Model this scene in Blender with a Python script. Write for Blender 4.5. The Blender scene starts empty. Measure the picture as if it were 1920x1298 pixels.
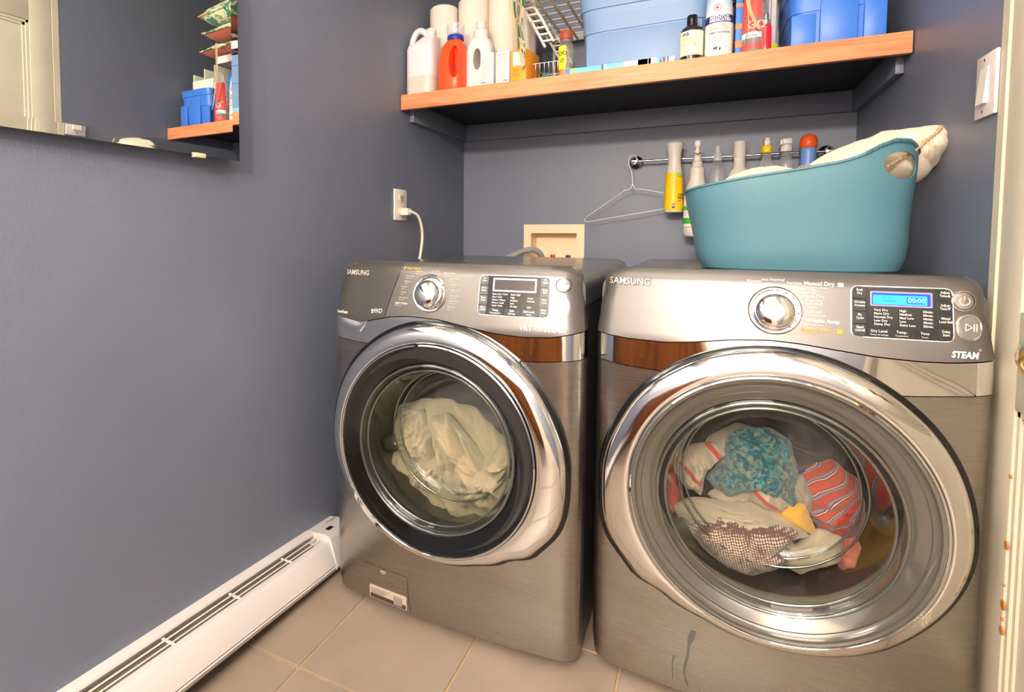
import bpy, bmesh, math, random
from mathutils import Vector, Matrix, noise
random.seed(5)
PI = math.pi
# ------------------------------------------------------------------ camera, light, exposure
scn = bpy.context.scene
COL = scn.collection
scn.view_settings.view_transform = 'Standard'
scn.view_settings.look = 'None'
scn.view_settings.gamma = 1
scn.view_settings.use_curve_mapping = False
scn.view_settings.exposure = -0.07

cam_d = bpy.data.cameras.new('camera')
cam = bpy.data.objects.new('camera', cam_d)
COL.objects.link(cam); scn.camera = cam
cam_d.sensor_width = 36; cam_d.sensor_fit = 'HORIZONTAL'
cam_d.lens = 1037.0/1920*36
cam_d.shift_x = (960-806.3)/1920
cam_d.shift_y = -(649-490.4)/1920
cam_d.clip_start = .02
yaw, pitch, roll = -.4692, -.0536, .002
fwd = Vector((math.sin(yaw)*math.cos(pitch), math.cos(yaw)*math.cos(pitch), math.sin(pitch)))
right0 = Vector((math.cos(yaw), -math.sin(yaw), 0)); up0 = right0.cross(fwd)
right = right0*math.cos(roll)+up0*math.sin(roll); up = -right0*math.sin(roll)+up0*math.cos(roll)
M = Matrix((right, up, -fwd)).transposed().to_4x4()
M.translation = Vector((1.081, -2.4955, 1.0312))
cam.matrix_world = M

world = bpy.data.worlds.new('world'); scn.world = world
world.use_nodes = True
world.node_tree.nodes['Background'].inputs[0].default_value = (.9, .93, 1, 1)
world.node_tree.nodes['Background'].inputs[1].default_value = .35

def area(name, loc, target, sx, sy, power, colr):
    d = bpy.data.lights.new(name, 'AREA'); d.shape = 'RECTANGLE'; d.size = sx; d.size_y = sy
    d.energy = power; d.color = colr
    o = bpy.data.objects.new(name, d); COL.objects.link(o)
    o.location = loc
    v = Vector(target)-Vector(loc); o.rotation_euler = v.to_track_quat('-Z', 'Y').to_euler()
    return o
def bulb(name, loc, r, power, colr):
    d = bpy.data.lights.new(name, 'POINT'); d.shadow_soft_size = r; d.energy = power; d.color = colr
    o = bpy.data.objects.new(name, d); COL.objects.link(o); o.location = loc; return o
WARM = (1, .90, .79)
area('ceiling_panel_light', (.80, -2.0, 2.33), (.80, -2.0, 0), 1.0, 1.1, 17, WARM)
bulb('vanity_bulb_light', (1.12, -3.9, 1.97), .055, 150, WARM)
bulb('vanity_bulb_light', (.70, -3.9, 1.97), .055, 118, WARM)
area('room_fill_light', (.8, -4.5, 1.2), (.8, 0, .9), 1.3, 1.5, 8, (1, .93, .86))  # soft area added behind the camera as room fill, no window there

# ------------------------------------------------------------------ helpers
def lin(c):
    c = c/255
    return c/12.92 if c <= .04045 else ((c+.055)/1.055)**2.4
def rgb(r, g, b): return (lin(r), lin(g), lin(b), 1)
MATS = {}
def mat(name, col, rough=.5, metal=0, bump=0, bscale=200, var=0, vscale=8, trans=0, ior=1.45, emit=None, es=0, coat=0, sheen=0, sss=0):
    if name in MATS: return MATS[name]
    m = bpy.data.materials.new(name); m.use_nodes = True
    nt = m.node_tree; N = nt.nodes; L = nt.links; b = N['Principled BSDF']
    b.inputs['Base Color'].default_value = col; b.inputs['Roughness'].default_value = rough
    b.inputs['Metallic'].default_value = metal; b.inputs['IOR'].default_value = ior
    b.inputs['Transmission Weight'].default_value = trans; b.inputs['Coat Weight'].default_value = coat
    b.inputs['Sheen Weight'].default_value = sheen
    if emit: b.inputs['Emission Color'].default_value = emit; b.inputs['Emission Strength'].default_value = es
    tc = N.new('ShaderNodeTexCoord')
    if var:
        n = N.new('ShaderNodeTexNoise'); n.inputs['Scale'].default_value = vscale; n.inputs['Detail'].default_value = 5
        mx = N.new('ShaderNodeMixRGB'); mx.blend_type = 'MULTIPLY'; mx.inputs[0].default_value = 1
        cr = N.new('ShaderNodeMapRange'); cr.inputs[1].default_value = .3; cr.inputs[2].default_value = .7
        cr.inputs[3].default_value = 1-var; cr.inputs[4].default_value = 1+var*.4
        L.new(tc.outputs['Object'], n.inputs['Vector']); L.new(n.outputs['Fac'], cr.inputs[0])
        mx.inputs[1].default_value = col; L.new(cr.outputs[0], mx.inputs[2]); L.new(mx.outputs[0], b.inputs['Base Color'])
    if bump:
        n2 = N.new('ShaderNodeTexNoise'); n2.inputs['Scale'].default_value = bscale; n2.inputs['Detail'].default_value = 3
        bp = N.new('ShaderNodeBump'); bp.inputs['Strength'].default_value = bump; bp.inputs['Distance'].default_value = .002
        L.new(tc.outputs['Object'], n2.inputs['Vector']); L.new(n2.outputs['Fac'], bp.inputs['Height']); L.new(bp.outputs[0], b.inputs['Normal'])
    MATS[name] = m
    return m
def glassy(name, tint, refl=1.0, rough=.02, base=.06, milky=0):
    """thin pane: fresnel reflection over clear transmission"""
    m = bpy.data.materials.new(name); m.use_nodes = True; nt = m.node_tree; N = nt.nodes; L = nt.links
    N.remove(N['Principled BSDF']); out = N['Material Output']
    t = N.new('ShaderNodeBsdfTransparent'); t.inputs[0].default_value = tint
    g = N.new('ShaderNodeBsdfGlossy'); g.inputs['Roughness'].default_value = rough; g.inputs[0].default_value = (refl, refl, refl, 1)
    f0 = N.new('ShaderNodeLayerWeight'); f0.inputs[0].default_value = .5
    f = N.new('ShaderNodeMath'); f.operation = 'POWER'; f.inputs[1].default_value = 5; L.new(f0.outputs['Facing'], f.inputs[0])
    a = N.new('ShaderNodeMath'); a.operation = 'ADD'; a.inputs[1].default_value = base+.03; a.use_clamp = True
    mx = N.new('ShaderNodeMixShader'); L.new(f.outputs[0], a.inputs[0]); L.new(a.outputs[0], mx.inputs[0]); L.new(t.outputs[0], mx.inputs[1]); L.new(g.outputs[0], mx.inputs[2])
    last = mx.outputs[0]
    if milky:
        df = N.new('ShaderNodeBsdfDiffuse'); df.inputs[0].default_value = tint; m2 = N.new('ShaderNodeMixShader'); m2.inputs[0].default_value = milky
        L.new(last, m2.inputs[1]); L.new(df.outputs[0], m2.inputs[2]); last = m2.outputs[0]
    L.new(last, out.inputs[0]); MATS[name] = m
    return m
def brushed(name, col, rough=.32, metal=1, axis='X', aniso=.6):
    m = mat(name, col, rough, metal); nt = m.node_tree; N = nt.nodes; L = nt.links; b = N['Principled BSDF']
    tc = N.new('ShaderNodeTexCoord'); mp = N.new('ShaderNodeMapping'); mp.inputs['Scale'].default_value = (2, 2, 900) if axis == 'X' else (900, 2, 2)
    n = N.new('ShaderNodeTexNoise'); n.inputs['Scale'].default_value = 1.5; n.inputs['Detail'].default_value = 3
    bp = N.new('ShaderNodeBump'); bp.inputs['Strength'].default_value = .02; bp.inputs['Distance'].default_value = .0004
    L.new(tc.outputs['Object'], mp.inputs[0]); L.new(mp.outputs[0], n.inputs['Vector']); L.new(n.outputs['Fac'], bp.inputs['Height']); L.new(bp.outputs[0], b.inputs['Normal'])
    r = N.new('ShaderNodeMapRange'); r.inputs[3].default_value = rough-.03; r.inputs[4].default_value = rough+.05
    L.new(n.outputs['Fac'], r.inputs[0]); L.new(r.outputs[0], b.inputs['Roughness'])
    b.inputs['Anisotropic'].default_value = aniso
    return m

def link(name, me, m, parent=None, loc=None):
    o = bpy.data.objects.new(name, me); COL.objects.link(o)
    if m is not None:
        me.materials.clear(); me.materials.append(m)
    if parent: o.parent = parent
    if loc is not None: o.location = loc
    return o
def obj(name, bm, m, parent=None, loc=None, smooth=None):
    bmesh.ops.recalc_face_normals(bm, faces=bm.faces)
    me = bpy.data.meshes.new(name); bm.to_mesh(me); bm.free()
    if smooth is not None:
        me.polygons.foreach_set('use_smooth', [True]*len(me.polygons))
        try: me.set_sharp_from_angle(angle=math.radians(smooth))
        except Exception: pass
    return link(name, me, m, parent, loc)
def tag(o, label=None, cat=None, group=None, kind=None):
    if label: o['label'] = label
    if cat: o['category'] = cat
    if group: o['group'] = group
    if kind: o['kind'] = kind
    return o
def thing(name, loc, label, cat, group=None, rz=0):
    o = bpy.data.objects.new(name, None); COL.objects.link(o); o.location = loc; o.rotation_euler = (0, 0, rz)
    o.empty_display_size = .05
    return tag(o, label, cat, group)
def box(bm, x0, x1, y0, y1, z0, z1, bev=0, seg=2):
    r = bmesh.ops.create_cube(bm, size=1); vs = r['verts']
    for v in vs:
        v.co = Vector(((x0+x1)/2+v.co.x*(x1-x0), (y0+y1)/2+v.co.y*(y1-y0), (z0+z1)/2+v.co.z*(z1-z0)))
    if bev:
        es = list({e for v in vs for e in v.link_edges})
        bmesh.ops.bevel(bm, geom=es, offset=bev, segments=seg, profile=.5, affect='EDGES')
    return bm
def boxo(name, dims, m, parent=None, bev=0, loc=None, seg=2):
    bm = bmesh.new(); box(bm, *dims, bev=bev, seg=seg); return obj(name, bm, m, parent, loc, smooth=35 if bev else None)
def lathe(bm, prof, n=32, c=(0, 0, 0), axis='Z', sx=1, sy=1, caps=True, rfn=None):
    rings = []
    for (r, h) in prof:
        ring = []
        for i in range(n):
            a = 2*PI*i/n; rr = r if rfn is None else rfn(r, a)
            x, y = rr*math.cos(a)*sx, rr*math.sin(a)*sy
            if axis == 'Z': p = (c[0]+x, c[1]+y, c[2]+h)
            elif axis == 'Y': p = (c[0]+x, c[1]+h, c[2]+y)
            else: p = (c[0]+h, c[1]+x, c[2]+y)
            ring.append(bm.verts.new(p))
        rings.append(ring)
    for a, b in zip(rings, rings[1:]):
        for i in range(n): bm.faces.new((a[i], a[(i+1) % n], b[(i+1) % n], b[i]))
    if caps:
        for ring in (rings[0], rings[-1]):
            try: bm.faces.new(ring)
            except Exception: pass
    return rings
def tube(bm, pts, r, n=10, caps=True, rf=None):
    pts = [Vector(p) for p in pts]; rings = []
    prev = None
    for i, p in enumerate(pts):
        t = (pts[min(i+1, len(pts)-1)]-pts[max(i-1, 0)]).normalized()
        a = Vector((0, 0, 1)) if prev is None else prev
        if prev is None and abs(t.z) > .9: a = Vector((1, 0, 0))
        u = (a-t*a.dot(t)).normalized(); w = t.cross(u); prev = u
        rr = r if rf is None else rf(i/(len(pts)-1), i)
        rings.append([bm.verts.new(p+(u*math.cos(2*PI*k/n)+w*math.sin(2*PI*k/n))*rr) for k in range(n)])
    for a, b in zip(rings, rings[1:]):
        for k in range(n): bm.faces.new((a[k], a[(k+1) % n], b[(k+1) % n], b[k]))
    if caps:
        bm.faces.new(rings[0]); bm.faces.new(rings[-1])
def smoothpath(ctrl, per=8):
    P = [Vector(c) for c in ctrl]; P = [P[0]*2-P[1]]+P+[P[-1]*2-P[-2]]; out = []
    for i in range(1, len(P)-2):
        for k in range(per):
            t = k/per; a, b, c, d = P[i-1], P[i], P[i+1], P[i+2]
            out.append(.5*((2*b)+(-a+c)*t+(2*a-5*b+4*c-d)*t*t+(-a+3*b-3*c+d)*t**3))
    out.append(P[-2]); return out
def interp(x, pts):
    if x <= pts[0][0]: return pts[0][1]
    for (a, va), (b, vb) in zip(pts, pts[1:]):
        if x <= b:
            t = (x-a)/(b-a); t = t*t*(3-2*t)
            return va+(vb-va)*t
    return pts[-1][1]
def lerp(x, pts):
    if x <= pts[0][0]: return pts[0][1]
    for (a, va), (b, vb) in zip(pts, pts[1:]):
        if x <= b: return va+(vb-va)*(x-a)/(b-a)
    return pts[-1][1]
DG = None
def text_mesh(s, size, shear=0, bold=0, align='LEFT', space=1.0, extrude=0.0):
    cu = bpy.data.curves.new('t', 'FONT'); cu.body = s; cu.size = size; cu.shear = shear; cu.offset = bold; cu.resolution_u = 2
    cu.align_x = align; cu.align_y = 'CENTER'; cu.space_character = space; cu.extrude = extrude
    o = bpy.data.objects.new('t', cu); COL.objects.link(o)
    dg = bpy.context.evaluated_depsgraph_get(); dg.update()
    me = bpy.data.meshes.new_from_object(o.evaluated_get(dg))
    bpy.data.objects.remove(o); bpy.data.curves.remove(cu)
    return me
def text_join(items, fn, m, parent, name='lettering', loc=None):
    """items: (string, x, z, size, shear, bold, align) ; fn maps (x, z, h) to a point"""
    bm = bmesh.new()
    for it in items:
        s, x, z, size = it[:4]; shear = it[4] if len(it) > 4 else 0; bold = it[5] if len(it) > 5 else 0; al = it[6] if len(it) > 6 else 'LEFT'
        me = text_mesh(s, size, shear, bold, al)
        tb = bmesh.new(); tb.from_mesh(me)
        sc = it[7] if len(it) > 7 else 1
        vm = [bm.verts.new(fn(x+v.co.x*sc, z+v.co.y, v.co.z)) for v in tb.verts]; tb.verts.index_update()
        for f in tb.faces:
            try: bm.faces.new([vm[v.index] for v in f.verts])
            except Exception: pass
        tb.free(); bpy.data.meshes.remove(me)
    me = bpy.data.meshes.new(name); bm.to_mesh(me); bm.free()
    return link(name, me, m, parent, loc)
def boolean_cut(o, cutter_bm):
    me = bpy.data.meshes.new('cut'); bmesh.ops.recalc_face_normals(cutter_bm, faces=cutter_bm.faces); cutter_bm.to_mesh(me); cutter_bm.free()
    c = bpy.data.objects.new('cut', me); COL.objects.link(c)
    if o.parent: c.parent = o.parent
    md = o.modifiers.new('b', 'BOOLEAN'); md.operation = 'DIFFERENCE'; md.object = c; md.solver = 'EXACT'
    dg = bpy.context.evaluated_depsgraph_get(); dg.update()
    new = bpy.data.meshes.new_from_object(o.evaluated_get(dg))
    o.modifiers.clear(); o.data = new
    bpy.data.objects.remove(c)
    new.polygons.foreach_set('use_smooth', [True]*len(new.polygons))
    try: new.set_sharp_from_angle(angle=math.radians(30))
    except Exception: pass

# ------------------------------------------------------------------ materials
PAINT = mat('wall_paint', rgb(114, 120, 136), .40, bump=.35, bscale=240, var=.05, vscale=3)
WALLW = mat('far_wall_paint', rgb(232, 222, 208), .6, bump=.2, bscale=200)
CEIL = mat('ceiling_paint', rgb(240, 236, 228), .7, bump=.2, bscale=150)
TILE = mat('tile_ceramic', rgb(150, 134, 118), .42, bump=.25, bscale=60, var=.12, vscale=6)
GROUT = mat('grout', rgb(176, 148, 116), .8, bump=.4, bscale=400, var=.2, vscale=30)
WHITE = mat('white_plastic', rgb(222, 212, 206), .35)
HEATW = mat('heater_enamel', rgb(216, 208, 204), .32, bump=.05, bscale=60)
DARK = mat('dark_void', rgb(22, 22, 24), .6)
BLACK = mat('black_gloss', rgb(14, 14, 16), .12, coat=.3)
CHROME = mat('chrome', (.86, .85, .84, 1), .05, 1)
STEEL = brushed('brushed_steel', (.41, .385, .35, 1), .27)
PANEL = mat('graphite_panel', (.165, .152, .144, 1), .33, .6, bump=.04, bscale=900)
CAB = mat('cabinet_grey', rgb(92, 90, 88), .35, .5)
TOPM = mat('cabinet_top_grey', rgb(108, 106, 108), .22, .5)
RUBBER = mat('dark_rubber', rgb(48, 46, 44), .5)
DRUM = mat('drum_steel', (.26, .24, .21, 1), .5, .8, bump=.5, bscale=90)
PRINT = mat('white_print', rgb(228, 224, 220), .5)
PRINTO = mat('amber_print', rgb(222, 160, 50), .5)
OAK = None
def wood(name, c1, c2, axis=0, scale=1.0, rough=.45):
    m = mat(name, c1, rough); nt = m.node_tree; N = nt.nodes; L = nt.links; b = N['Principled BSDF']
    tc = N.new('ShaderNodeTexCoord'); mp = N.new('ShaderNodeMapping')
    s = [30*scale]*3; s[axis] = 1.6*scale; mp.inputs['Scale'].default_value = s
    n = N.new('ShaderNodeTexNoise'); n.inputs['Scale'].default_value = 3; n.inputs['Detail'].default_value = 6; n.inputs['Distortion'].default_value = .6
    r = N.new('ShaderNodeValToRGB'); r.color_ramp.elements[0].position = .32; r.color_ramp.elements[0].color = c2; r.color_ramp.elements[1].position = .55; r.color_ramp.elements[1].color = c1
    L.new(tc.outputs['Object'], mp.inputs[0]); L.new(mp.outputs[0], n.inputs['Vector']); L.new(n.outputs['Fac'], r.inputs[0]); L.new(r.outputs[0], b.inputs['Base Color'])
    return m
OAK = wood('oak_veneer', rgb(222, 148, 104), rgb(198, 120, 76))
BROWNWOOD = wood('brown_wood', rgb(176, 104, 48), rgb(120, 62, 24), axis=2, scale=.5, rough=.35)
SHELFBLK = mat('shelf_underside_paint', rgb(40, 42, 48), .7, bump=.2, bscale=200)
DOORP = mat('door_paint', rgb(208, 198, 176), .45, bump=.25, bscale=35, var=.06, vscale=10)
CHIP = mat('chipped_wood', rgb(186, 120, 58), .7)

# ------------------------------------------------------------------ room
W = 1.54; YB = -4.6; ZC = 2.36; XR = 1.62
def struct(name, bm, m, parent=None, smooth=None):
    o = obj(name, bm, m, parent, smooth=smooth); o['kind'] = 'structure'; return o
bm = bmesh.new(); box(bm, -.05, 1.70, YB, .10, -.06, -.004)
floor = struct('floor', bm, GROUT)
tx = [-.44+.34*i-.004 for i in range(0, 8)]; tiles = {}
ty = [.31-.365*i for i in range(0, 15)]
def tile_mesh(x0, x1, y0, y1):
    k = (round(x1-x0, 3), round(y1-y0, 3))
    if k not in tiles:
        b2 = bmesh.new(); box(b2, -k[0]/2, k[0]/2, -k[1]/2, k[1]/2, -.010, 0, bev=.0015, seg=1)
        me = bpy.data.meshes.new('tile'); b2.to_mesh(me); b2.free(); me.materials.append(TILE); tiles[k] = me
    return tiles[k]
for i in range(len(tx)-1):
    for j in range(len(ty)-1):
        x0, x1 = max(tx[i], 0)+.003, min(tx[i+1], XR)-.003; y1, y0 = min(ty[j], 0)-.003, max(ty[j+1], YB)+.003
        if x1-x0 < .02 or y1-y0 < .02: continue
        o = bpy.data.objects.new('tile', tile_mesh(x0, x1, y0, y1)); COL.objects.link(o); o.parent = floor
        o.location = ((x0+x1)/2, (y0+y1)/2, -.0005+random.uniform(-.0004, .0004)); 
def wallbox(name, d, m): 
    b2 = bmesh.new(); box(b2, *d); return struct(name, b2, m)
wallbox('wall_left', (-.10, 0, YB, .10, 0, ZC), PAINT)
# back wall with the opening of the supply box
b2 = bmesh.new()
BX0, BX1, BZ0, BZ1 = .318, .574, .86, 1.055
for d in ((0, BX0, 0, .10, 0, ZC), (BX1, W, 0, .10, 0, ZC), (BX0, BX1, 0, .10, 0, BZ0), (BX0, BX1, 0, .10, BZ1, ZC)): box(b2, *d)
bmesh.ops.remove_doubles(b2, verts=b2.verts, dist=.0001)
struct('wall_back', b2, PAINT)
b2 = bmesh.new(); box(b2, W, 1.72, -1.125, .10, 0, ZC); box(b2, XR, 1.72, YB, -1.125, 0, ZC)
struct('wall_right', b2, PAINT)
wallbox('wall_front', (0, XR, YB-.1, YB, 0, ZC), WALLW)
wallbox('ceiling', (-.1, 1.72, YB-.1, .10, ZC, ZC+.08), CEIL)

# door standing open against the right wall
dt = bmesh.new()
DX, DY0, DY1 = 1.543, -1.152, -1.93
wallbox('trim_1', (W-.001, XR, -1.1505, -1.1252, 0, 2.12), DOORP)
door = thing('door_1', (0, 0, 0), None, None); door['kind'] = 'structure'
T = .036
def slab(name, dims, bev=.002): return boxo(name, dims, DOORP, door, bev=bev)
ST = .085
slab('stile', (DX, DX+T, DY0-ST, DY0, .012, 2.03)); slab('stile', (DX, DX+T, DY1, DY1+ST, .012, 2.03))
for z0, z1 in ((.012, .20), (.735, .90), (1.90, 2.03)): slab('rail', (DX, DX+T, DY1+ST, DY0-ST, z0, z1))
for z0, z1 in ((.20, .735), (.90, 1.90)):
    slab('panel', (DX+.012, DX+.024, DY1+ST-.002, DY0-ST+.002, z0-.002, z1+.002), bev=0)
    fr = bmesh.new()
    a0, a1, c0, c1 = DY1+ST, DY0-ST, z0, z1
    for k, (wd, hx) in enumerate(((.012, .004), (.024, .008))):
        box(fr, DX+hx, DX+.013, a0, a1, c0, c0+wd, bev=.0015, seg=1); box(fr, DX+hx, DX+.013, a0, a1, c1-wd, c1, bev=.0015, seg=1)
        box(fr, DX+hx, DX+.013, a0, a0+wd, c0, c1, bev=.0015, seg=1); box(fr, DX+hx, DX+.013, a1-wd, a1, c0, c1, bev=.0015, seg=1)
    obj('panel_moulding', fr, DOORP, door, smooth=30)
ch = bmesh.new()
for z, s in ((.50, .006), (.43, .002), (.395, .007), (.37, .003), (.35, .006), (.62, .003)):
    lathe(ch, [(.0001, -.0008), (s, -.0006), (s, .002)], 9, (DX, DY0-ST+.001, z), 'X', 1, 1.3)
obj('paint_chip', ch, CHIP, door)
BRASS = mat('old_brass', (.45, .32, .12, 1), .22, 1)
kb = bmesh.new()
ky, kz = -1.412, .852
lathe(kb, [(.0001, .0), (.026, 0), (.026, -.004), (.016, -.008), (.011, -.012), (.010, -.030), (.018, -.036), (.026, -.046), (.024, -.057), (.012, -.063), (.0001, -.064)], 28, (DX, ky, kz), 'X')
obj('knob', kb, BRASS, door, smooth=40)

# ------------------------------------------------------------------ shelf
shelf = thing('wall_shelf', (0, -.3, 1.50), 'oak-faced shelf above the machines with dark painted underside and wall cleats', 'shelf')
def rel(p, o): return tuple(Vector(p)-o.location)
def sb(name, d, m, bev=0): 
    o = shelf; l = o.location
    return boxo(name, (d[0]-l.x, d[1]-l.x, d[2]-l.y, d[3]-l.y, d[4]-l.z, d[5]-l.z), m, shelf, bev)
SZ = 1.557
sb('fascia', (.003, W-.003, -.620, -.600, 1.500, SZ), OAK, .0012)
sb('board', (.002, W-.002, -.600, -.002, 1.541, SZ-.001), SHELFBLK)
sb('top_face', (.002, W-.002, -.6, -.002, SZ-.001, SZ), OAK)
sb('cleat', (.004, W-.004, -.020, -.001, 1.466, 1.541), PAINT, .001)
sb('cleat', (.001, .020, -.545, -.020, 1.466, 1.541), PAINT, .001)
sb('cleat', (W-.020, W-.001, -.545, -.020, 1.466, 1.541), PAINT, .001)

# ------------------------------------------------------------------ mirror on the left wall
mirM = mat('mirror_silver', (.83, .86, .84, 1), .004, 1)
my0, my1, mz0, mz1, bw = -2.75, -1.4791, 1.2051, 2.12, .022
mir = thing('wall_mirror', (0.034, my1, mz0), 'large frameless mirror hanging on the left wall', 'mirror')
b2 = bmesh.new()
def q(y, z, x): return b2.verts.new((x, y-my1, z-mz0))
o4 = [q(my0, mz0, .004), q(my1, mz0, .004), q(my1, mz1, .004), q(my0, mz1, .004)]
o3 = [q(my0, mz0, 0), q(my1, mz0, 0), q(my1, mz1, 0), q(my0, mz1, 0)]
i4 = [q(my0+bw, mz0+bw, .0055), q(my1-bw, mz0+bw, .0055), q(my1-bw, mz1-bw, .0055), q(my0+bw, mz1-bw, .0055)]
bv = bmesh.new()
b2.faces.new(i4); b2.faces.new(o3)
for k in range(4): b2.faces.new((o3[k], o3[(k+1) % 4], o4[(k+1) % 4], o4[k]))
for k in range(4): b2.faces.new((o4[k], o4[(k+1) % 4], i4[(k+1) % 4], i4[k]))
mg = obj('glass', b2, mirM, mir)
mir.rotation_euler = (0, 0, 0)
MIRYAW = -.024
mir.rotation_euler = (0, 0, MIRYAW)
boxo('hanging_batten', (-.030, -.0005, -.10, -.06, .30, .34), mat('clip_plastic', rgb(225, 205, 165), .4), mir)
boxo('clip', (-.003, .010, -.135, -.105, -.006, .004), mat('clip_plastic', rgb(225, 205, 165), .4), mir, .001)

# ------------------------------------------------------------------ baseboard heater
ht = thing('baseboard_heater', (0, -1.10, .012), 'long white baseboard heater running along the foot of the left wall', 'heater')
ht.rotation_euler = (-.062, 0, 0)
LEN = 2.2
def extr(prof, y0, y1, name, m, taper=None):
    b3 = bmesh.new(); ra = [b3.verts.new((x, y0, z)) for x, z in prof]; rb = [b3.verts.new((x, y1, z)) for x, z in prof]
    n = len(prof)
    for k in range(n-1): b3.faces.new((ra[k], ra[k+1], rb[k+1], rb[k]))
    b3.faces.new((ra[-1], ra[0], rb[0], rb[-1])); b3.faces.new(ra); b3.faces.new(rb)
    return obj(name, b3, m, ht, smooth=30)
extr([(0, .0), (.004, 0), (.004, .084), (.022, .082), (.026, .090), (.024, .095), (.004, .098), (0, .098)], -LEN, -.10, 'back_plate', HEATW)
extr([(.058, .078), (.062, .083), (.070, .085), (.080, .084), (.088, .078), (.113, .022), (.110, .020), (.084, .074), (.070, .080), (.062, .078)], -LEN, -.10, 'front_cover', HEATW)
extr([(.109, .016), (.112, .019), (.116, .018), (.112, .006), (.100, -.006), (.092, -.008), (.098, .0)], -LEN, -.10, 'bottom_rail', HEATW)
extr([(.006, .058), (.080, .052), (.080, .046), (.006, .046)], -LEN, -.10, 'inner_tray', mat('heater_inner', rgb(150, 142, 118), .5, .3))
extr([(.034, .085), (.038, .087), (.040, .085), (.037, .082)], -LEN, -.11, 'damper_rail', HEATW)
extr([(.049, .082), (.052, .084), (.054, .082), (.051, .079)], -LEN, -.11, 'damper_rail', HEATW)
for k in range(10):
    y = -.24-k*.19
    bb = bmesh.new(); box(bb, .024, .062, y-.003, y+.003, .079, .084, bev=.001, seg=1); obj('bracket', bb, HEATW, ht, smooth=30)
# end cap: rounded in plan towards the wall
bb = bmesh.new(); rows = []
nst = 10
for i in range(nst+1):
    t = i/nst; a = t*PI/2
    y = -.10+.115*math.sin(a)**1.0; xs = (1-.45*(1-math.cos(a))**1.4)
    pr = [(0, -.002), (.094*xs, -.008), (.102*xs, -.004), (.116*xs, .010), (.118*xs, .018), (.112*xs, .030), (.091*xs, .090), (.082*xs, .098), (.070*xs, .102), (.045*xs, .100), (0, .096)]
    rows.append([bb.verts.new((x, y, z)) for x, z in pr])
for a, b in zip(rows, rows[1:]):
    for k in range(len(a)-1): bb.faces.new((a[k], a[k+1], b[k+1], b[k]))
bb.faces.new(rows[0]); bb.faces.new(rows[-1])
cap = obj('end_cap', bb, HEATW, ht, smooth=30)
boxo('inspection_window', (.048, .062, -.072, -.048, .0985, .1030), BLACK, cap, .0005)
def capfn(x, z, h): return (.028+z, .0+x*1.0-.03, .1022)
text_join([('ELECTRIC BASEBOARD', .0, .034, .006, 0, .0001)], lambda x, z, h: (.044-z+.016, -.040+x*.8, .1024), BLACK, cap, 'lettering')

# ------------------------------------------------------------------ washing machines
MW = .686
BOW = .020
def half(z):
    return interp(z, [(.0, .333), (.03, .340), (.08, .343), (.80, .343), (.86, .338), (.90, .330), (.93, .331), (.942, .321), (.951, .306)])
def plan(n=40):
    """front outline as (s in -1..1, y)"""
    pts = [(-1, .055), (-1, .030)]
    r = .042/.343
    for i in range(0, 7):
        a = PI/2*i/6; pts.append((-1+r*(1-math.cos(a)), .030-.030*math.sin(a)+0))
    m = n
    for i in range(1, m): 
        s = -1+r+(2-2*r)*i/m; pts.append((s, 0))
    for i in range(6, -1, -1):
        a = PI/2*i/6; pts.append((1-r*(1-math.cos(a)), .030-.030*math.sin(a)))
    pts += [(1, .030), (1, .055)]
    return [(s, y-BOW*(1-s*s)*(1 if abs(s) < 1 else 1)) for s, y in pts]
PLAN = plan()
def tilt(z):
    return (.0 if z < .80 else (z-.80)*.22) + (0 if z < .925 else ((z-.925)/.026)**2*.012)+(0 if z > .06 else (.06-z)**2*4)
def face_y(u, z):
    s = (u-MW/2)/half(z)
    r = .042/.343; y = -BOW*(1-min(1, s*s))
    if abs(s) > 1-r:
        t = (abs(s)-(1-r))/r; y += .030*(1-math.sqrt(max(0, 1-min(1, t)**2)))
    return y+tilt(z)
def shell(name, zlo, zhi, rows, m, parent, off=0, back=.06):
    b3 = bmesh.new(); cols = []
    for s, y in PLAN:
        col = []
        u0 = MW/2+s*.343
        lo, hi = zlo(u0), zhi(u0)
        for k in range(rows+1):
            t = k/rows
            z = lo+(hi-lo)*t
            col.append(b3.verts.new((MW/2+s*(half(z)+off*.3), min(y+tilt(z), .055)-off*(1 if y < .05 else 0), z)))
        cols.append(col)
    bk = [[b3.verts.new((v.co.x, back, v.co.z)) for v in c] for c in cols]
    for a, b in zip(cols, cols[1:]):
        for k in range(rows): b3.faces.new((a[k], b[k], b[k+1], a[k+1]))
    for a, b in zip(bk, bk[1:]):
        for k in range(rows): b3.faces.new((a[k], a[k+1], b[k+1], b[k]))
    for k in (0, rows):
        for i in range(len(cols)-1):
            b3.faces.new((cols[i][k], bk[i][k], bk[i+1][k], cols[i+1][k]))
    for i in (0, -1):
        for k in range(rows): b3.faces.new((cols[i][k], bk[i][k], bk[i][k+1], cols[i][k+1]))
    return obj(name, b3, m, parent, smooth=40)

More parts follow.
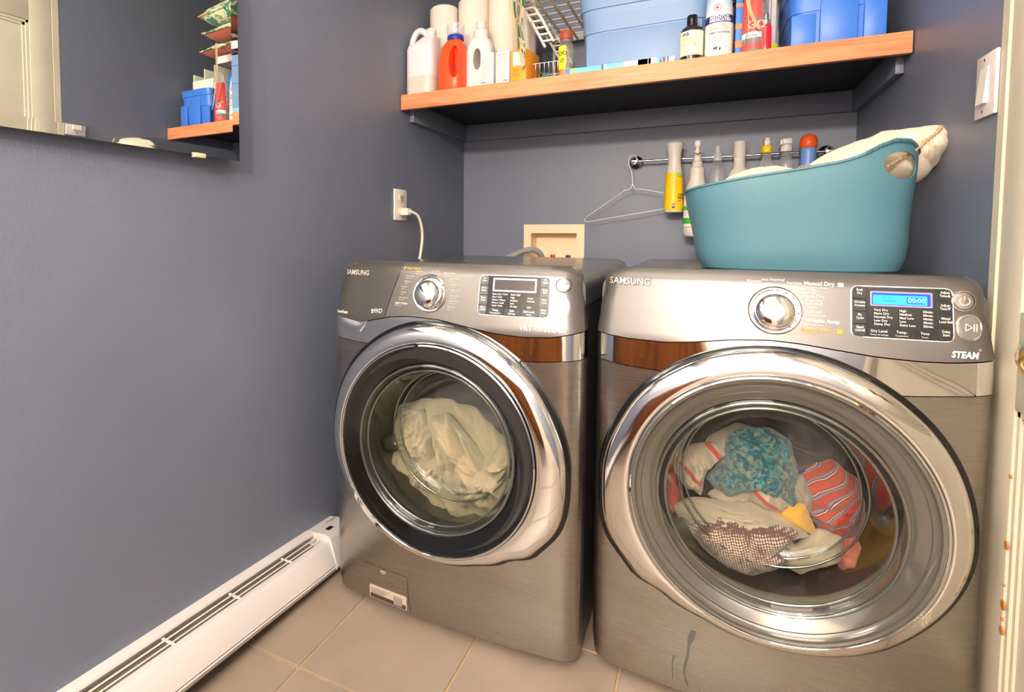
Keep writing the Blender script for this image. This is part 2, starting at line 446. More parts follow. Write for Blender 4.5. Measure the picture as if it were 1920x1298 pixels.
def machine(kind):
    washer = kind == 'washer'
    if washer:
        root = thing('washing_machine', (.144, -1.247, 0), 'steel front-loading washer by the left wall, unlit display and pale sheets inside', 'washing machine', rz=.004)
        cu, cz, mirr = .330, .487, 1
    else:
        root = thing('tumble_dryer', (.850, -1.193, 0), 'steel front-loading dryer with a lit blue screen, teal laundry basket on top', 'dryer', rz=-.0095)
        cu, cz, mirr = .3535, .484, -1
    # curves of the chrome band and of the control panel
    pb = [(0, .800), (.06, .794), (.11, .789), (.18, .806), (.26, .814), (.34, .812), (.41, .801), (.48, .790), (.55, .786), (.62, .792), (.686, .806)]
    if washer: pb = [(0, .800), (.055, .793), (.10, .786), (.15, .799), (.20, .810), (.26, .8145), (.34, .812), (.41, .801), (.48, .790), (.55, .786), (.62, .790), (.686, .805)]
    else: pb = [(0, .802), (.074, .7945), (.15, .794), (.204, .800), (.273, .811), (.34, .8165), (.394, .814), (.446, .808), (.512, .8005), (.574, .798), (.618, .7995), (.686, .807)]
    bl = [(0, .742), (.05, .736), (.10, .732), (.2, .730), (.5, .728), (.6, .731), (.686, .741)]
    if not washer: bl = [(0, .741), (.075, .732), (.13, .730), (.3, .729), (.56, .732), (.686, .746)]
    bot = lambda u: .022
    G = .0012
    body = shell('front_panel', bot, lambda u: lerp(u, bl)-G, 14, STEEL, root)
    band = shell('trim_band', lambda u: lerp(u, bl)+G, lambda u: lerp(u, pb)-G, 3, CHROME, root, off=.002)
    ctrl = shell('control_panel', lambda u: lerp(u, pb)+G, lambda u: .951, 18, PANEL, root, off=.003)
    for o, z0 in ((body, 1), (band, 1), (ctrl, 1)):
        c = bmesh.new(); lathe(c, [(.302, -.2), (.302, -.004)], 72, (cu, 0, cz), 'Y'); 
        lathe(c, [(.247, -.2), (.247, .2)], 72, (cu, 0, cz), 'Y') if False else None
        if o is ctrl: c.free(); continue
        c.free(); c = bmesh.new(); lathe(c, [(.247, -.2), (.247, .2)], 72, (cu, 0, cz), 'Y'); boolean_cut(o, c)
    # cabinet: open towards the front
    cb = bmesh.new(); x0, x1, y0, y1, z0, z1 = .006, .680, .056, .80, .02, .880; t = .012
    box(cb, x0, x0+t, y0, y1, z0, z1); box(cb, x1-t, x1, y0, y1, z0, z1); box(cb, x0+t, x1-t, y1-t, y1, z0, z1); box(cb, x0+t, x1-t, y0, y1-t, z0, z0+t); box(cb, x0+.03, x1-.03, y1-t, y1, z1, .925)
    obj('cabinet', cb, CAB, root)
    tp = bmesh.new(); zt = .937; rr_ = .040; prof_ = []
    for k in range(9): a = PI/2*k/8; prof_.append((.004+rr_-rr_*math.cos(a), zt-rr_+rr_*math.sin(a)))
    prof_ = [(.004, .86)]+prof_+[(MW-x, z) for x, z in prof_[::-1]]+[(MW-.004, .86)]
    inn_ = [(MW/2+(x-MW/2)*.97, z-.010) for x, z in prof_]
    F0, F1, I0, I1 = [[tp.verts.new((x, y, z)) for x, z in pr_] for pr_, y in ((prof_, .052), (prof_, .80), (inn_, .052), (inn_, .80))]
    for k in range(len(prof_)-1):
        for A_, B_ in ((F0, F1), (I1, I0), (F1, I1), (I0, F0)): tp.faces.new((A_[k], A_[k+1], B_[k+1], B_[k]))
    for k in (0, -1): tp.faces.new((F0[k], F1[k], I1[k], I0[k]))
    obj('top_panel', tp, TOPM, root, smooth=35)
    for fx in (.06, .626):
        for fy in (.10, .74):
            fb = bmesh.new(); lathe(fb, [(.022, 0), (.022, .010), (.012, .012), (.012, .021)], 16, (fx, fy, 0), 'Z'); obj('foot', fb, RUBBER, root, smooth=40)
    # drum
    dr = bmesh.new(); lathe(dr, [(.243, .062), (.262, .09), (.262, .50), (.22, .53), (.0001, .535)], 64, (cu, 0, cz), 'Y', caps=False)
    drum = obj('drum', dr, DRUM, root, smooth=40)
    for k in range(3):
        a = math.radians(90+120*k+(40 if washer else 15)); bf = bmesh.new()
        box(bf, -.022, .022, .12, .46, .205, .262, bev=.014, seg=3)
        bmesh.ops.rotate(bf, verts=bf.verts, cent=(0, 0, 0), matrix=Matrix.Rotation(a, 3, 'Y')); bmesh.ops.translate(bf, verts=bf.verts, vec=(cu, 0, cz))
        obj('baffle', bf, mat('baffle_plastic', rgb(52, 50, 47), .5), drum, smooth=40)
    gk = bmesh.new(); lathe(gk, [(.247, -.012), (.247, .07), (.238, .072), (.226, .055), (.224, .030), (.230, .012), (.236, .000), (.240, -.012)], 72, (cu, 0, cz), 'Y', caps=False)
    obj('gasket', gk, RUBBER if washer else mat('door_seal_grey', rgb(120, 114, 104), .5), root, smooth=50)
    # door
    BUL = [(-180, .302), (-135, .292), (-95, .287), (-70, .289), (-52, .303), (-38, .330), (-22, .341), (0, .331), (30, .320), (60, .315), (90, .314), (135, .309), (180, .302)]
    def rout(a):
        a = (a+PI) % (2*PI)-PI; d = math.degrees(a)
        if mirr < 0: d = (180-d+180) % 360-180
        return interp(d, BUL)
    n = 120; rb = bmesh.new(); rings = []
    prof = [(-.02, -.012), (0, -.020), (.0, -.030), (.06, -.038), (.20, -.0435), (.45, -.048), (.75, -.0505), (.92, -.051), (.98, -.0495), (1.0, -.046), (1.02, -.030), (1.0, -.018)]
    RI = .268
    for t, y in prof:
        ring = []
        for i in range(n):
            a = 2*PI*i/n; ro = rout(a); rr = ro+(RI-ro)*t
            ring.append(rb.verts.new((cu+rr*math.cos(a), y, cz+rr*math.sin(a))))
        rings.append(ring)
    for a, b in zip(rings, rings[1:]+rings[:1]):
        for i in range(n): rb.faces.new((a[i], a[(i+1) % n], b[(i+1) % n], b[i]))
    dmat = mat('door_ring_chrome', (.80, .775, .75, 1), .10, 1)
    door = obj('door', rb, CHROME if washer else dmat, root, smooth=50)
    # black ring standing in for the shadow gap around the chrome door ring
    st = bmesh.new(); rings = []
    for dr_, y in ((-.03, .0), (.008, .0), (.009, -.018), (.0, -.024), (-.03, -.024)):
        rings.append([st.verts.new((cu+(rout(2*PI*i/n)+dr_)*math.cos(2*PI*i/n), y-.006, cz+(rout(2*PI*i/n)+dr_)*math.sin(2*PI*i/n))) for i in range(n)])
    for a, b in zip(rings, rings[1:]+rings[:1]):
        for i in range(n): st.faces.new((a[i], a[(i+1) % n], b[(i+1) % n], b[i]))
    obj('door_gap_shade', st, BLACK, door, smooth=50)
    bz = bmesh.new()
    if washer: bp = [(.2675, -.046), (.262, -.049), (.257, -.047), (.250, -.044), (.222, -.040), (.216, -.036), (.214, -.010), (.235, -.008), (.262, -.012)]
    else: bp = [(.2675, -.047), (.262, -.052), (.256, -.050), (.254, -.042), (.246, -.038), (.242, -.041), (.236, -.038), (.222, -.030), (.216, -.026), (.214, -.006), (.235, -.006), (.262, -.012)]
    lathe(bz, bp+bp[:1], 96, (cu, 0, cz), 'Y', caps=False)
    smoke = mat('smoked_bezel', rgb(20, 20, 20), .06, coat=.3) if washer else mat('pewter_bezel', (.20, .185, .16, 1), .12, .6, coat=.3)
    obj('bezel', bz, smoke, door, smooth=50)
    cr = bmesh.new(); lathe(cr, [(.2665, -.047), (.2665, -.054), (.263, -.056), (.2605, -.053), (.2615, -.047)], 96, (cu, 0, cz), 'Y', caps=False); obj('bezel_rim', cr, CHROME, door, smooth=50)
    gl = bmesh.new()
    lathe(gl, [(.216, -.034), (.208, -.040), (.200, -.036), (.196, -.020), (.188, .030), (.180, .070), (.172, .090), (.160, .100), (.140, .104), (.0001, .106)], 96, (cu, 0, cz), 'Y', caps=False)
    obj('glass_bowl', gl, glassy('washer_glass', (.90, .94, .91, 1), base=.03) if washer else glassy('dryer_glass', (.95, .95, .93, 1), base=.03), door, smooth=60)
    # thin glass collars give the bowl its rings of light
    gr = bmesh.new()
    for R, y, w in ((.2115, -.041, .0035), (.197, -.028, .003), (.178, .078, .003), (.168, .096, .0025)):
        lathe(gr, [(R+w*math.cos(a), y+w*math.sin(a)) for a in [2*PI*k/8 for k in range(9)]], 96, (cu, 0, cz), 'Y', caps=False)
    obj('glass_rib', gr, glassy('rib_glass', (.55, .62, .58, 1), base=.22, rough=.06), door, smooth=60)
    # ---------------- control panel
    def F(u, z, h=0): return (u, face_y(u, z)-.0045-h, z)
    if washer: kc, kz = .306, .8765
    else: kc, kz = .3485, .8765
    def FR(R, y, cx=None, c2=None): return None
    def on_panel(bm_, px_, pz_):
        """tip shapes built about y=0 onto the leaning panel"""
        for v in bm_.verts:
            v.co.y += face_y(min(max(v.co.x, .02), .66), min(v.co.z, .94))-.004
    d = bmesh.new(); lathe(d, [(.0465, .002), (.0465, -.004), (.044, -.0065), (.036, -.0055), (.034, -.004)], 48, (kc, 0, kz), 'Y'); on_panel(d, kc, kz)
    dial = obj('dial', d, mat('dial_silver', (.74, .73, .71, 1), .18, 1), root, smooth=40)
    d = bmesh.new(); lathe(d, [(.0345, 0), (.0345, -.012), (.0335, -.020), (.0325, -.022), (.0300, -.0255), (.024, -.029), (.014, -.0312), (.0001, -.032)], 48, (kc, 0, kz), 'Y'); on_panel(d, kc, kz)
    obj('dial_cap', d, CHROME, dial, smooth=40)
    d = bmesh.new()
    for k in range(14):
        a = math.radians(-55+k*(300/14)) if washer else math.radians(-50+k*(290/13))
        b4 = bmesh.new(); box(b4, -.0011, .0011, -.0010, .001, -.0018, .0018)
        bmesh.ops.rotate(b4, verts=b4.verts, cent=(0, 0, 0), matrix=Matrix.Rotation(-a+PI/2, 3, 'Y')); bmesh.ops.translate(b4, verts=b4.verts, vec=(kc+.0405*math.cos(a), -.0063, kz+.0405*math.sin(a)))
        me = bpy.data.meshes.new('x'); b4.to_mesh(me); b4.free(); d.from_mesh(me); bpy.data.meshes.remove(me)
    on_panel(d, kc, kz); obj('dial_marks', d, BLACK, dial)
    # display
    def rrect(x0, x1, z0, z1, r, y, th, seg=5, skew=0):
        b4 = bmesh.new(); pts = []
        for cx_, cz_, a0 in ((x1-r, z1-r, 0), (x0+r, z1-r, 90), (x0+r, z0+r, 180), (x1-r, z0+r, 270)):
            for k in range(seg+1):
                a = math.radians(a0+90*k/seg); pts.append((cx_+r*math.cos(a), cz_+r*math.sin(a)))
        f1 = []; f2 = []
        for x, z in pts:
            yy = face_y(x, z)
            f1.append(b4.verts.new((x, yy-y-th, z))); f2.append(b4.verts.new((x, yy-y+.004, z)))
        b4.faces.new(f1); b4.faces.new(f2)
        for k in range(len(pts)): b4.faces.new((f1[k], f1[(k+1) % len(pts)], f2[(k+1) % len(pts)], f2[k]))
        return b4
    dx0, dx1, dz0, dz1 = (.440, .609, .834, .9255) if washer else (.476, .622, .837, .929)
    if not washer: dx0, dx1 = .474, .622
    disp = obj('display_panel', rrect(dx0-.002, dx1+.002, dz0-.002, dz1+.002, .012, .003, .0010), CHROME, root)
    blk = obj('display_glass', rrect(dx0, dx1, dz0, dz1, .011, .003, .0020), BLACK, disp)
    sx0, sx1, sz0, sz1 = (.473, .578, .889, .921) if washer else (.502, .594, .894, .9215)
    obj('screen_frame', rrect(sx0, sx1, sz0, sz1, .002, .003, .0026), mat('screen_frame_white', rgb(225, 215, 215), .4) if washer else mat('screen_frame_lilac', rgb(150, 140, 175), .4), disp)
    if washer: obj('screen', rrect(sx0+.004, sx1-.004, sz0+.004, sz1-.004, .001, .003, .0032), mat('screen_off', rgb(70, 62, 66), .12), disp)
    else:
        obj('screen', rrect(sx0+.003, sx1-.003, sz0+.003, sz1-.003, .001, .003, .0030), mat('screen_edge_blue', rgb(10, 60, 210), .3, emit=rgb(20, 70, 240), es=.8), disp)
        obj('screen', rrect(sx0+.0045, sx1-.008, sz0+.004, sz1-.007, .001, .003, .0035), mat('screen_lit_cyan', rgb(40, 190, 240), .3, emit=rgb(30, 205, 255), es=.9), disp)
        obj('clock_field', rrect(sx1-.038, sx1-.011, sz0+.006, sz0+.018, .001, .003, .0038), mat('screen_clock_blue', rgb(20, 90, 170), .3, emit=rgb(20, 100, 190), es=.6), disp)
    side = mat('key_grey', rgb(84, 84, 86), .4) if washer else mat('key_black', rgb(34, 34, 36), .35)
    kw = .021; n4 = 4; kh = (dz1-dz0)/n4
    for sd in (0, 1):
        for k in range(4):
            x0k = dx0+.0012 if sd == 0 else dx1-kw-.0002
            obj('key', rrect(x0k, x0k+kw-.001, dz0+k*kh+.0009, dz0+(k+1)*kh-.0009, .005 if k in (0, 3) else .0012, .003, .0028), side, disp)
    bx0, bx1 = dx0+kw+.003, dx1-kw-.003; bwid = (bx1-bx0)/3
    for k in range(3): obj('key', rrect(bx0+k*bwid+.001, bx0+(k+1)*bwid-.001, dz0+.001, dz0+.0155, .001, .003, .0026), mat('key_dark', rgb(26, 26, 28), .3), disp)
    # power and start keys
    pk = []
    d = bmesh.new(); lathe(d, [(.0001, -.0045), (.0135, -.004), (.0155, -.0025), (.0158, .002)], 32, (.638, 0, .909), 'Y', caps=False); on_panel(d, 0, 0)
    keym = mat('key_silver', (.62, .58, .56, 1), .28, .8) if washer else mat('key_graphite', (.40, .36, .34, 1), .3, .8)
    pw = obj('power_key', d, keym, root, smooth=30)
    d = bmesh.new(); lathe(d, [(.0162, -.001), (.0166, -.0032), (.0176, -.0032), (.0180, .002)], 32, (.638, 0, .909), 'Y', caps=False); on_panel(d, 0, 0); obj('key_rim', d, CHROME if not washer else mat('rim_dark', (.2, .18, .17, 1), .3, .8), pw, smooth=30)
    sk = (.637, .860) if washer else (.645, .863)
    st_ = obj('start_key', rrect(sk[0]-.016, sk[0]+.016, sk[1]-.0205, sk[1]+.0205, .0155, .003, .0030, 8), keym, root)
    obj('key_rim', rrect(sk[0]-.0182, sk[0]+.0182, sk[1]-.0226, sk[1]+.0226, .0176, .003, .0016, 8), CHROME if not washer else MATS['rim_dark'], st_)
    H = .0012
    Fp = lambda x, z, h: F(x, z, H)
    Fd = lambda x, z, h: (x, face_y(x, z)-.0072, z)
    # ---------------- writing
    if washer:
        bb_ = bmesh.new()
        text_join([('SAMSUNG', .033, .919, .019, .0, .0004, 'LEFT', .93)], lambda x, z, h: F(x, z, .0012), mat('badge_silver', rgb(214, 206, 196), .35, .35), ctrl, 'badge')
        text_join([('PowerFoam', .011, .811, .0115, .25, .0003, 'LEFT', .8)], Fp, PRINT, ctrl)
        text_join([('VRT', .545, .8075, .0165, 0, .0002), ('PLUS™', .577, .8065, .0095), ('STEAM', .601, .8080, .0165, .25, .0006), ('°', .645, .812, .014)], Fp, PRINT, ctrl)
        L_ = [('Normal', .262, .930, .0055), ('Heavy Duty', .232, .917, .0055), ('Bedding', .230, .903, .0055), ('Whites', .222, .889, .0055), ('Sanitize', .222, .875, .0055), ('Deep Steam', .218, .861, .0055, .2), ('DEEP STEAM', .207, .846, .0068, .2, .0002),
              ('eco Cold', .306, .932, .006), ('Quick Wash', .342, .927, .006), ('Active Wear', .356, .914, .006), ('Delicates', .362, .900, .0055), ('Hand Wash', .365, .887, .0055), ('Rinse+Spin', .364, .873, .0055), ('Quick Wash', .362, .860, .0055), ('Spin Only', .360, .846, .0055)]
        L2 = []
        for i_, it in enumerate(L_): L2.append((it[0], it[1], it[2]-.0058, .0036))
        text_join(L_+L2, Fp, mat('faint_print', rgb(206, 200, 190), .5), ctrl, 'cycle_lettering')['kind'] = 'stuff'
        text_join([('■ Steam Cycles', .222, .936, .008, .2, .0002)], Fp, PRINTO, ctrl, 'amber_lettering')
        D_ = []
        for k, s in enumerate(('Extra Hot / Cold', 'Hot / Cold', 'Warm / Warm', 'Warm / Cold', 'Cold / Cold')): D_.append((s, .474, .883-k*.0068, .0054, 0, .0001))
        for k, s in enumerate(('Extra High', 'High', 'Medium', 'Low', 'No Spin')): D_.append((s, .519, .883-k*.0068, .0054, 0, .0001))
        for k, s in enumerate(('', 'Heavy', 'Normal', '', 'Light')): D_.append((s, .559, .883-k*.0068, .0054, 0, .0001))
        for k, s in enumerate(('Temp.', 'Spin', 'Soil Level')):
            D_.append((s, bx0+(k+.5)*bwid, dz0+.0115, .0066, 0, .0002, 'CENTER')); D_.append((('Température', 'Essorage', 'Saleté')[k], bx0+(k+.5)*bwid, dz0+.005, .0048, 0, .0001, 'CENTER'))
        KL = (('Signal', 'On/Off'), ('Steam', 'Cycle'), ('Extra', 'Rinse'), ('Pre', 'Wash')); KR = (('Drum', 'Clean'), ('Pure', 'Cycle'), ('Delay', 'Start'), ('My', 'Cycle'))
    else:
        text_join([('SAMSUNG', .025, .9205, .021, .0, .0012, 'LEFT', .93)], lambda x, z, h: F(x, z, .0008), mat('badge_edge', rgb(60, 55, 52), .4), ctrl, 'badge_edge')
        text_join([('SAMSUNG', .025, .9205, .021, .0, .0002, 'LEFT', .93)], lambda x, z, h: F(x, z, .0024), mat('badge_silver', rgb(214, 206, 196), .35, .35), ctrl, 'badge')
        text_join([('STEAM', .618, .815, .0155, .25, .0006, 'LEFT', .8), ('°', .656, .821, .014)], Fp, PRINT, ctrl)
        L_ = [('Normal', .300, .932, .008), ('eco Normal', .326, .936, .008), ('Sanitize', .368, .931, .0085), ('Manual Dry', .397, .931, .0105, 0, .0003), ('Time Dry', .383, .920, .0085), ('Quick Dry', .394, .906, .0085), ('Air Fluff', .400, .892, .0085), ('Refresh', .401, .877, .0085), ('Wrinkle Away', .399, .860, .0095, .15, .0003),
              ('Heavy Duty', .288, .922, .006), ('Bedding', .270, .905, .006)]
        L2 = [(('Programme manuel', 'Séchage minuté', 'Séchage rapide', 'Flux d’air', 'Rafraîchissement', 'Anti-froissement')[k], (.397, .388, .398, .402, .401, .396)[k], (.9235, .913, .899, .8855, .870, .8525)[k], .0048) for k in range(6)]
        text_join(L_+L2, Fp, PRINT, ctrl, 'cycle_lettering')['kind'] = 'stuff'
        obj('manual_mark', rrect(.452, .461, .926, .934, .001, .003, .0028), PRINT, ctrl)
        text_join([('Steam Cycles', .393, .843, .0085, .2, .0003), ('Cycles vapeur', .396, .836, .004)], Fp, PRINTO, ctrl, 'amber_lettering')
        obj('steam_mark', rrect(.450, .459, .838, .847, .001, .003, .0028), PRINTO, ctrl)
        D_ = []
        for k, s in enumerate(('Very Dry', 'More Dry', 'Normal Dry', 'Less Dry', 'Damp Dry')): D_.append((s, .507, .887-k*.0064, .0056, 0, .0001))
        for k, s in enumerate(('High', 'Medium', 'Med Low', 'Low', 'Extra Low')): D_.append((s, .545, .887-k*.0064, .0056, 0, .0001))
        for k, s in enumerate(('60min.', '50min.', '40min.', '30min.', '20min.')): D_.append((s, .579, .887-k*.0064, .0056, 0, .0001))
        for k, s in enumerate(('Dry Level', 'Temp.', 'Time')):
            D_.append((s, bx0+(k+.5)*bwid, dz0+.0115, .0062, 0, .0001, 'CENTER')); D_.append((('Niveau de séchage', 'Température', 'Temps')[k], bx0+(k+.5)*bwid, dz0+.005, .0036, 0, 0, 'CENTER'))
        KL = (('Signal', 'On/Off'), ('My', 'Cycle'), ('Wrinkle', 'Prevent'), ('Rack', 'Dry')); KR = (('Delay', 'Start'), ('Mixed', 'Load Bell'), ('Adjust', 'Time▼'), ('Adjust', 'Time▲'))
        scrd = mat('screen_text', rgb(10, 90, 150), .4)
        text_join([('Cycle is', sx0+.017, sz1-.0085-.002, .006, 0, .0001), ('complete!', sx0+.016, sz1-.015-.002, .006, 0, .0001)], Fd, scrd, disp, 'screen_lettering')
        text_join([('00:00', sx1-.0362, sz0+.0122, .0115, 0, .0003)], lambda x, z, h: (x, face_y(x, z)-.0076, z), mat('clock_digits', rgb(120, 240, 250), .4, emit=rgb(90, 240, 255), es=1.0), disp, 'clock_digits')
        # power and play marks
        pm = bmesh.new(); pts = [(.638+.007*math.sin(math.radians(a)), face_y(.638, .909)-.0098, .909+.007*math.cos(math.radians(a))) for a in range(35, 326, 15)]
        tube(pm, pts, .0008, 6); tube(pm, [(.638, pts[0][1], .911), (.638, pts[0][1], .918)], .0008, 6)
        obj('power_mark', pm, PRINT, pw)
        pm = bmesh.new(); yy = face_y(.645, .863)-.0078; a, b, c = (.639, yy, .870), (.639, yy, .857), (.6475, yy, .8635)
        tube(pm, [a, b], .0008, 6); tube(pm, [b, c], .0008, 6); tube(pm, [c, a], .0008, 6)
        for x in (.650, .6535): tube(pm, [(x, yy, .870), (x, yy, .857)], .0009, 6)
        obj('start_mark', pm, PRINT, st_)
    for sd, K in ((0, KL), (1, KR)):
        for k in range(4):
            xc = dx0+.0012+kw/2 if sd == 0 else dx1-kw/2
            D_.append((K[k][0], xc, dz0+(k+.5)*kh+.0055, .0060, 0, .0001, 'CENTER', .85)); D_.append((K[k][1], xc, dz0+(k+.5)*kh-.0005, .0060, 0, .0001, 'CENTER', .85)); D_.append(('~~~~~', xc, dz0+(k+.5)*kh-.0065, .005, 0, 0, 'CENTER'))
    text_join([d_ for d_ in D_ if '~' not in d_[0] and d_[0]], Fd, PRINT, disp, 'display_lettering')
    if washer:
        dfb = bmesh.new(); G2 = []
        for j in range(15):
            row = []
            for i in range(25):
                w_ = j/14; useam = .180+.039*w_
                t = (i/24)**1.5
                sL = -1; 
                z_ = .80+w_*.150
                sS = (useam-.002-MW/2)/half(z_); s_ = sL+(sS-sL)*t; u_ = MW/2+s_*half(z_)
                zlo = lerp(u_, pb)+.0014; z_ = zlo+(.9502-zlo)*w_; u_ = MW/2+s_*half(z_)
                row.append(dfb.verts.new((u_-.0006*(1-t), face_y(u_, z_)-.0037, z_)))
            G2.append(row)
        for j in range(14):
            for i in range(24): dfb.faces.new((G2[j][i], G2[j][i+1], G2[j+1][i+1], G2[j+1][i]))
        dw = obj('detergent_drawer', dfb, mat('drawer_dark_reflection', (.10, .092, .085, 1), .34, .5, bump=.04, bscale=900), root, smooth=60)  # panel finish darkened to copy the duller reflection left of the seam
        # seam of the detergent drawer, finger dip, energy marks, filter hatch with label
        sm = bmesh.new(); pts = [(.180+.039*t**1.25, face_y(.180+.039*t, .81+.137*t)-.0034, .808+.137*t) for t in [k/12 for k in range(13)]]
        tube(sm, pts, .0009, 5); dr_ = obj('seam', sm, BLACK, dw)
        lip = bmesh.new(); g = [[None]*13 for _ in range(17)]
        for i in range(17):
            for j in range(7):
                u = .012+.112*i/16; w_ = math.sin(PI*(i/16)**1.25)**.8; z = lerp(u, pb)+.001-.036*w_*j/6
                g[i][j] = lip.verts.new((u, face_y(u, z)-.0032-.0045*math.sin(PI*j/6)*w_, z))
        for i in range(16):
            for j in range(6): lip.faces.new((g[i][j], g[i+1][j], g[i+1][j+1], g[i][j+1]))
        obj('drawer_lip', lip, CHROME, ctrl, smooth=80)
        em = bmesh.new()
        def ring2(cx_, cz_, r):
            tube(em, [(cx_+r*math.cos(a), face_y(cx_, cz_)-.0050, cz_+r*math.sin(a)) for a in [2*PI*k/16 for k in range(17)]], .0006, 5, caps=False)
        ring2(.1505, .8225, .0055)
        for (x0_, x1_, z0_, z1_) in ((.136, .142, .815, .818), (.159, .169, .815, .819), (.159, .169, .826, .8275), (.159, .1605, .815, .827), (.1675, .169, .815, .827), (.147, .154, .821, .824)):
            yy = face_y(.15, .82)-.0052; box(em, x0_, x1_, yy, yy+.002, z0_, z1_)
        lathe(em, [(.0035, .0), (.0035, -.0005)], 12, (.139, face_y(.139, .82)-.0050, .8225), 'Y'); 
        obj('energy_marks', em, PRINT, ctrl)
        hx = bmesh.new()
        def Hf(u, z): return (u, face_y(u, z)-.0006, z)
        tube(hx, [Hf(.108+.136*t, .122-.0*t) for t in [k/8 for k in range(9)]], .0009, 5); tube(hx, [Hf(.246+.008*t, .120-.092*t) for t in [k/6 for k in range(7)]], .0008, 5)
        hatch = obj('filter_hatch', hx, mat('hatch_seam', rgb(70, 60, 50), .5), root); 
        hl = bmesh.new(); lathe(hl, [(.0001, -.003), (.007, -.003), (.008, 0)], 20, (.172, face_y(.172, .114), .114), 'Y', 1.3, .8); obj('hatch_latch', hl, CHROME, hatch, smooth=30)
        obj('instruction_label', rrect(.126, .245, .028, .066, .004, 0, .0012), mat('label_tan', rgb(196, 178, 160), .5), hatch)
        obj('instruction_label', rrect(.129, .242, .030, .042, .002, 0, .0018), mat('label_dark', rgb(74, 58, 50), .5), hatch)
        obj('instruction_label', rrect(.205, .232, .034, .058, .003, 0, .0022), mat('label_mid', rgb(150, 138, 128), .5), hatch)
        tt = [('Retire the lint filter when cleaning', .131, .061, .0055), ('Open slowly, hot water may drain', .131, .055, .0052), ('Close the cap firmly after use', .131, .049, .0052)]
        text_join([(a, b, c, d_) for a, b, c, d_ in tt][1:], lambda x, z, h: (x, face_y(x, z)-.0016, z), mat('label_print', rgb(110, 96, 86), .6), hatch, 'label_lettering') if False else None
        ln = bmesh.new()
        for k in range(3): 
            box(ln, .132, .196-.01*k, face_y(.16, .055)-.0020, face_y(.16, .055)-.0005, .058-k*.005, .0588-k*.005)
        obj('label_print', ln, mat('label_print', rgb(120, 106, 94), .6), hatch)
    return root, cu, cz
washer, WCU, WCZ = machine('washer')
dryer, DCU, DCZ = machine('dryer')
STN = mat('dried_drip', (.16, .15, .135, 1), .6, .6)
for pts_, rr_ in (([(0.22, 0.172), (0.216, 0.156), (0.212, 0.137), (0.21, 0.112), (0.205, 0.086), (0.204, 0.069), (0.209, 0.05), (0.212, 0.041)], (.0052, .0068, .003, .0024, .0032, .0018, .0015, .001)), ([(0.183, 0.102), (0.18, 0.082), (0.181, 0.046)], (.002, .0012, .0008))):
    b_ = bmesh.new(); L_ = []; 
    for (u, z), r_ in zip(pts_, rr_):
        yy = face_y(u, z)-.0007; L_.append((b_.verts.new((u-r_, yy, z)), b_.verts.new((u+r_, yy, z))))
    for p_, q_ in zip(L_, L_[1:]): b_.faces.new((p_[0], p_[1], q_[1], q_[0]))
    obj('water_stain', b_, STN, dryer)

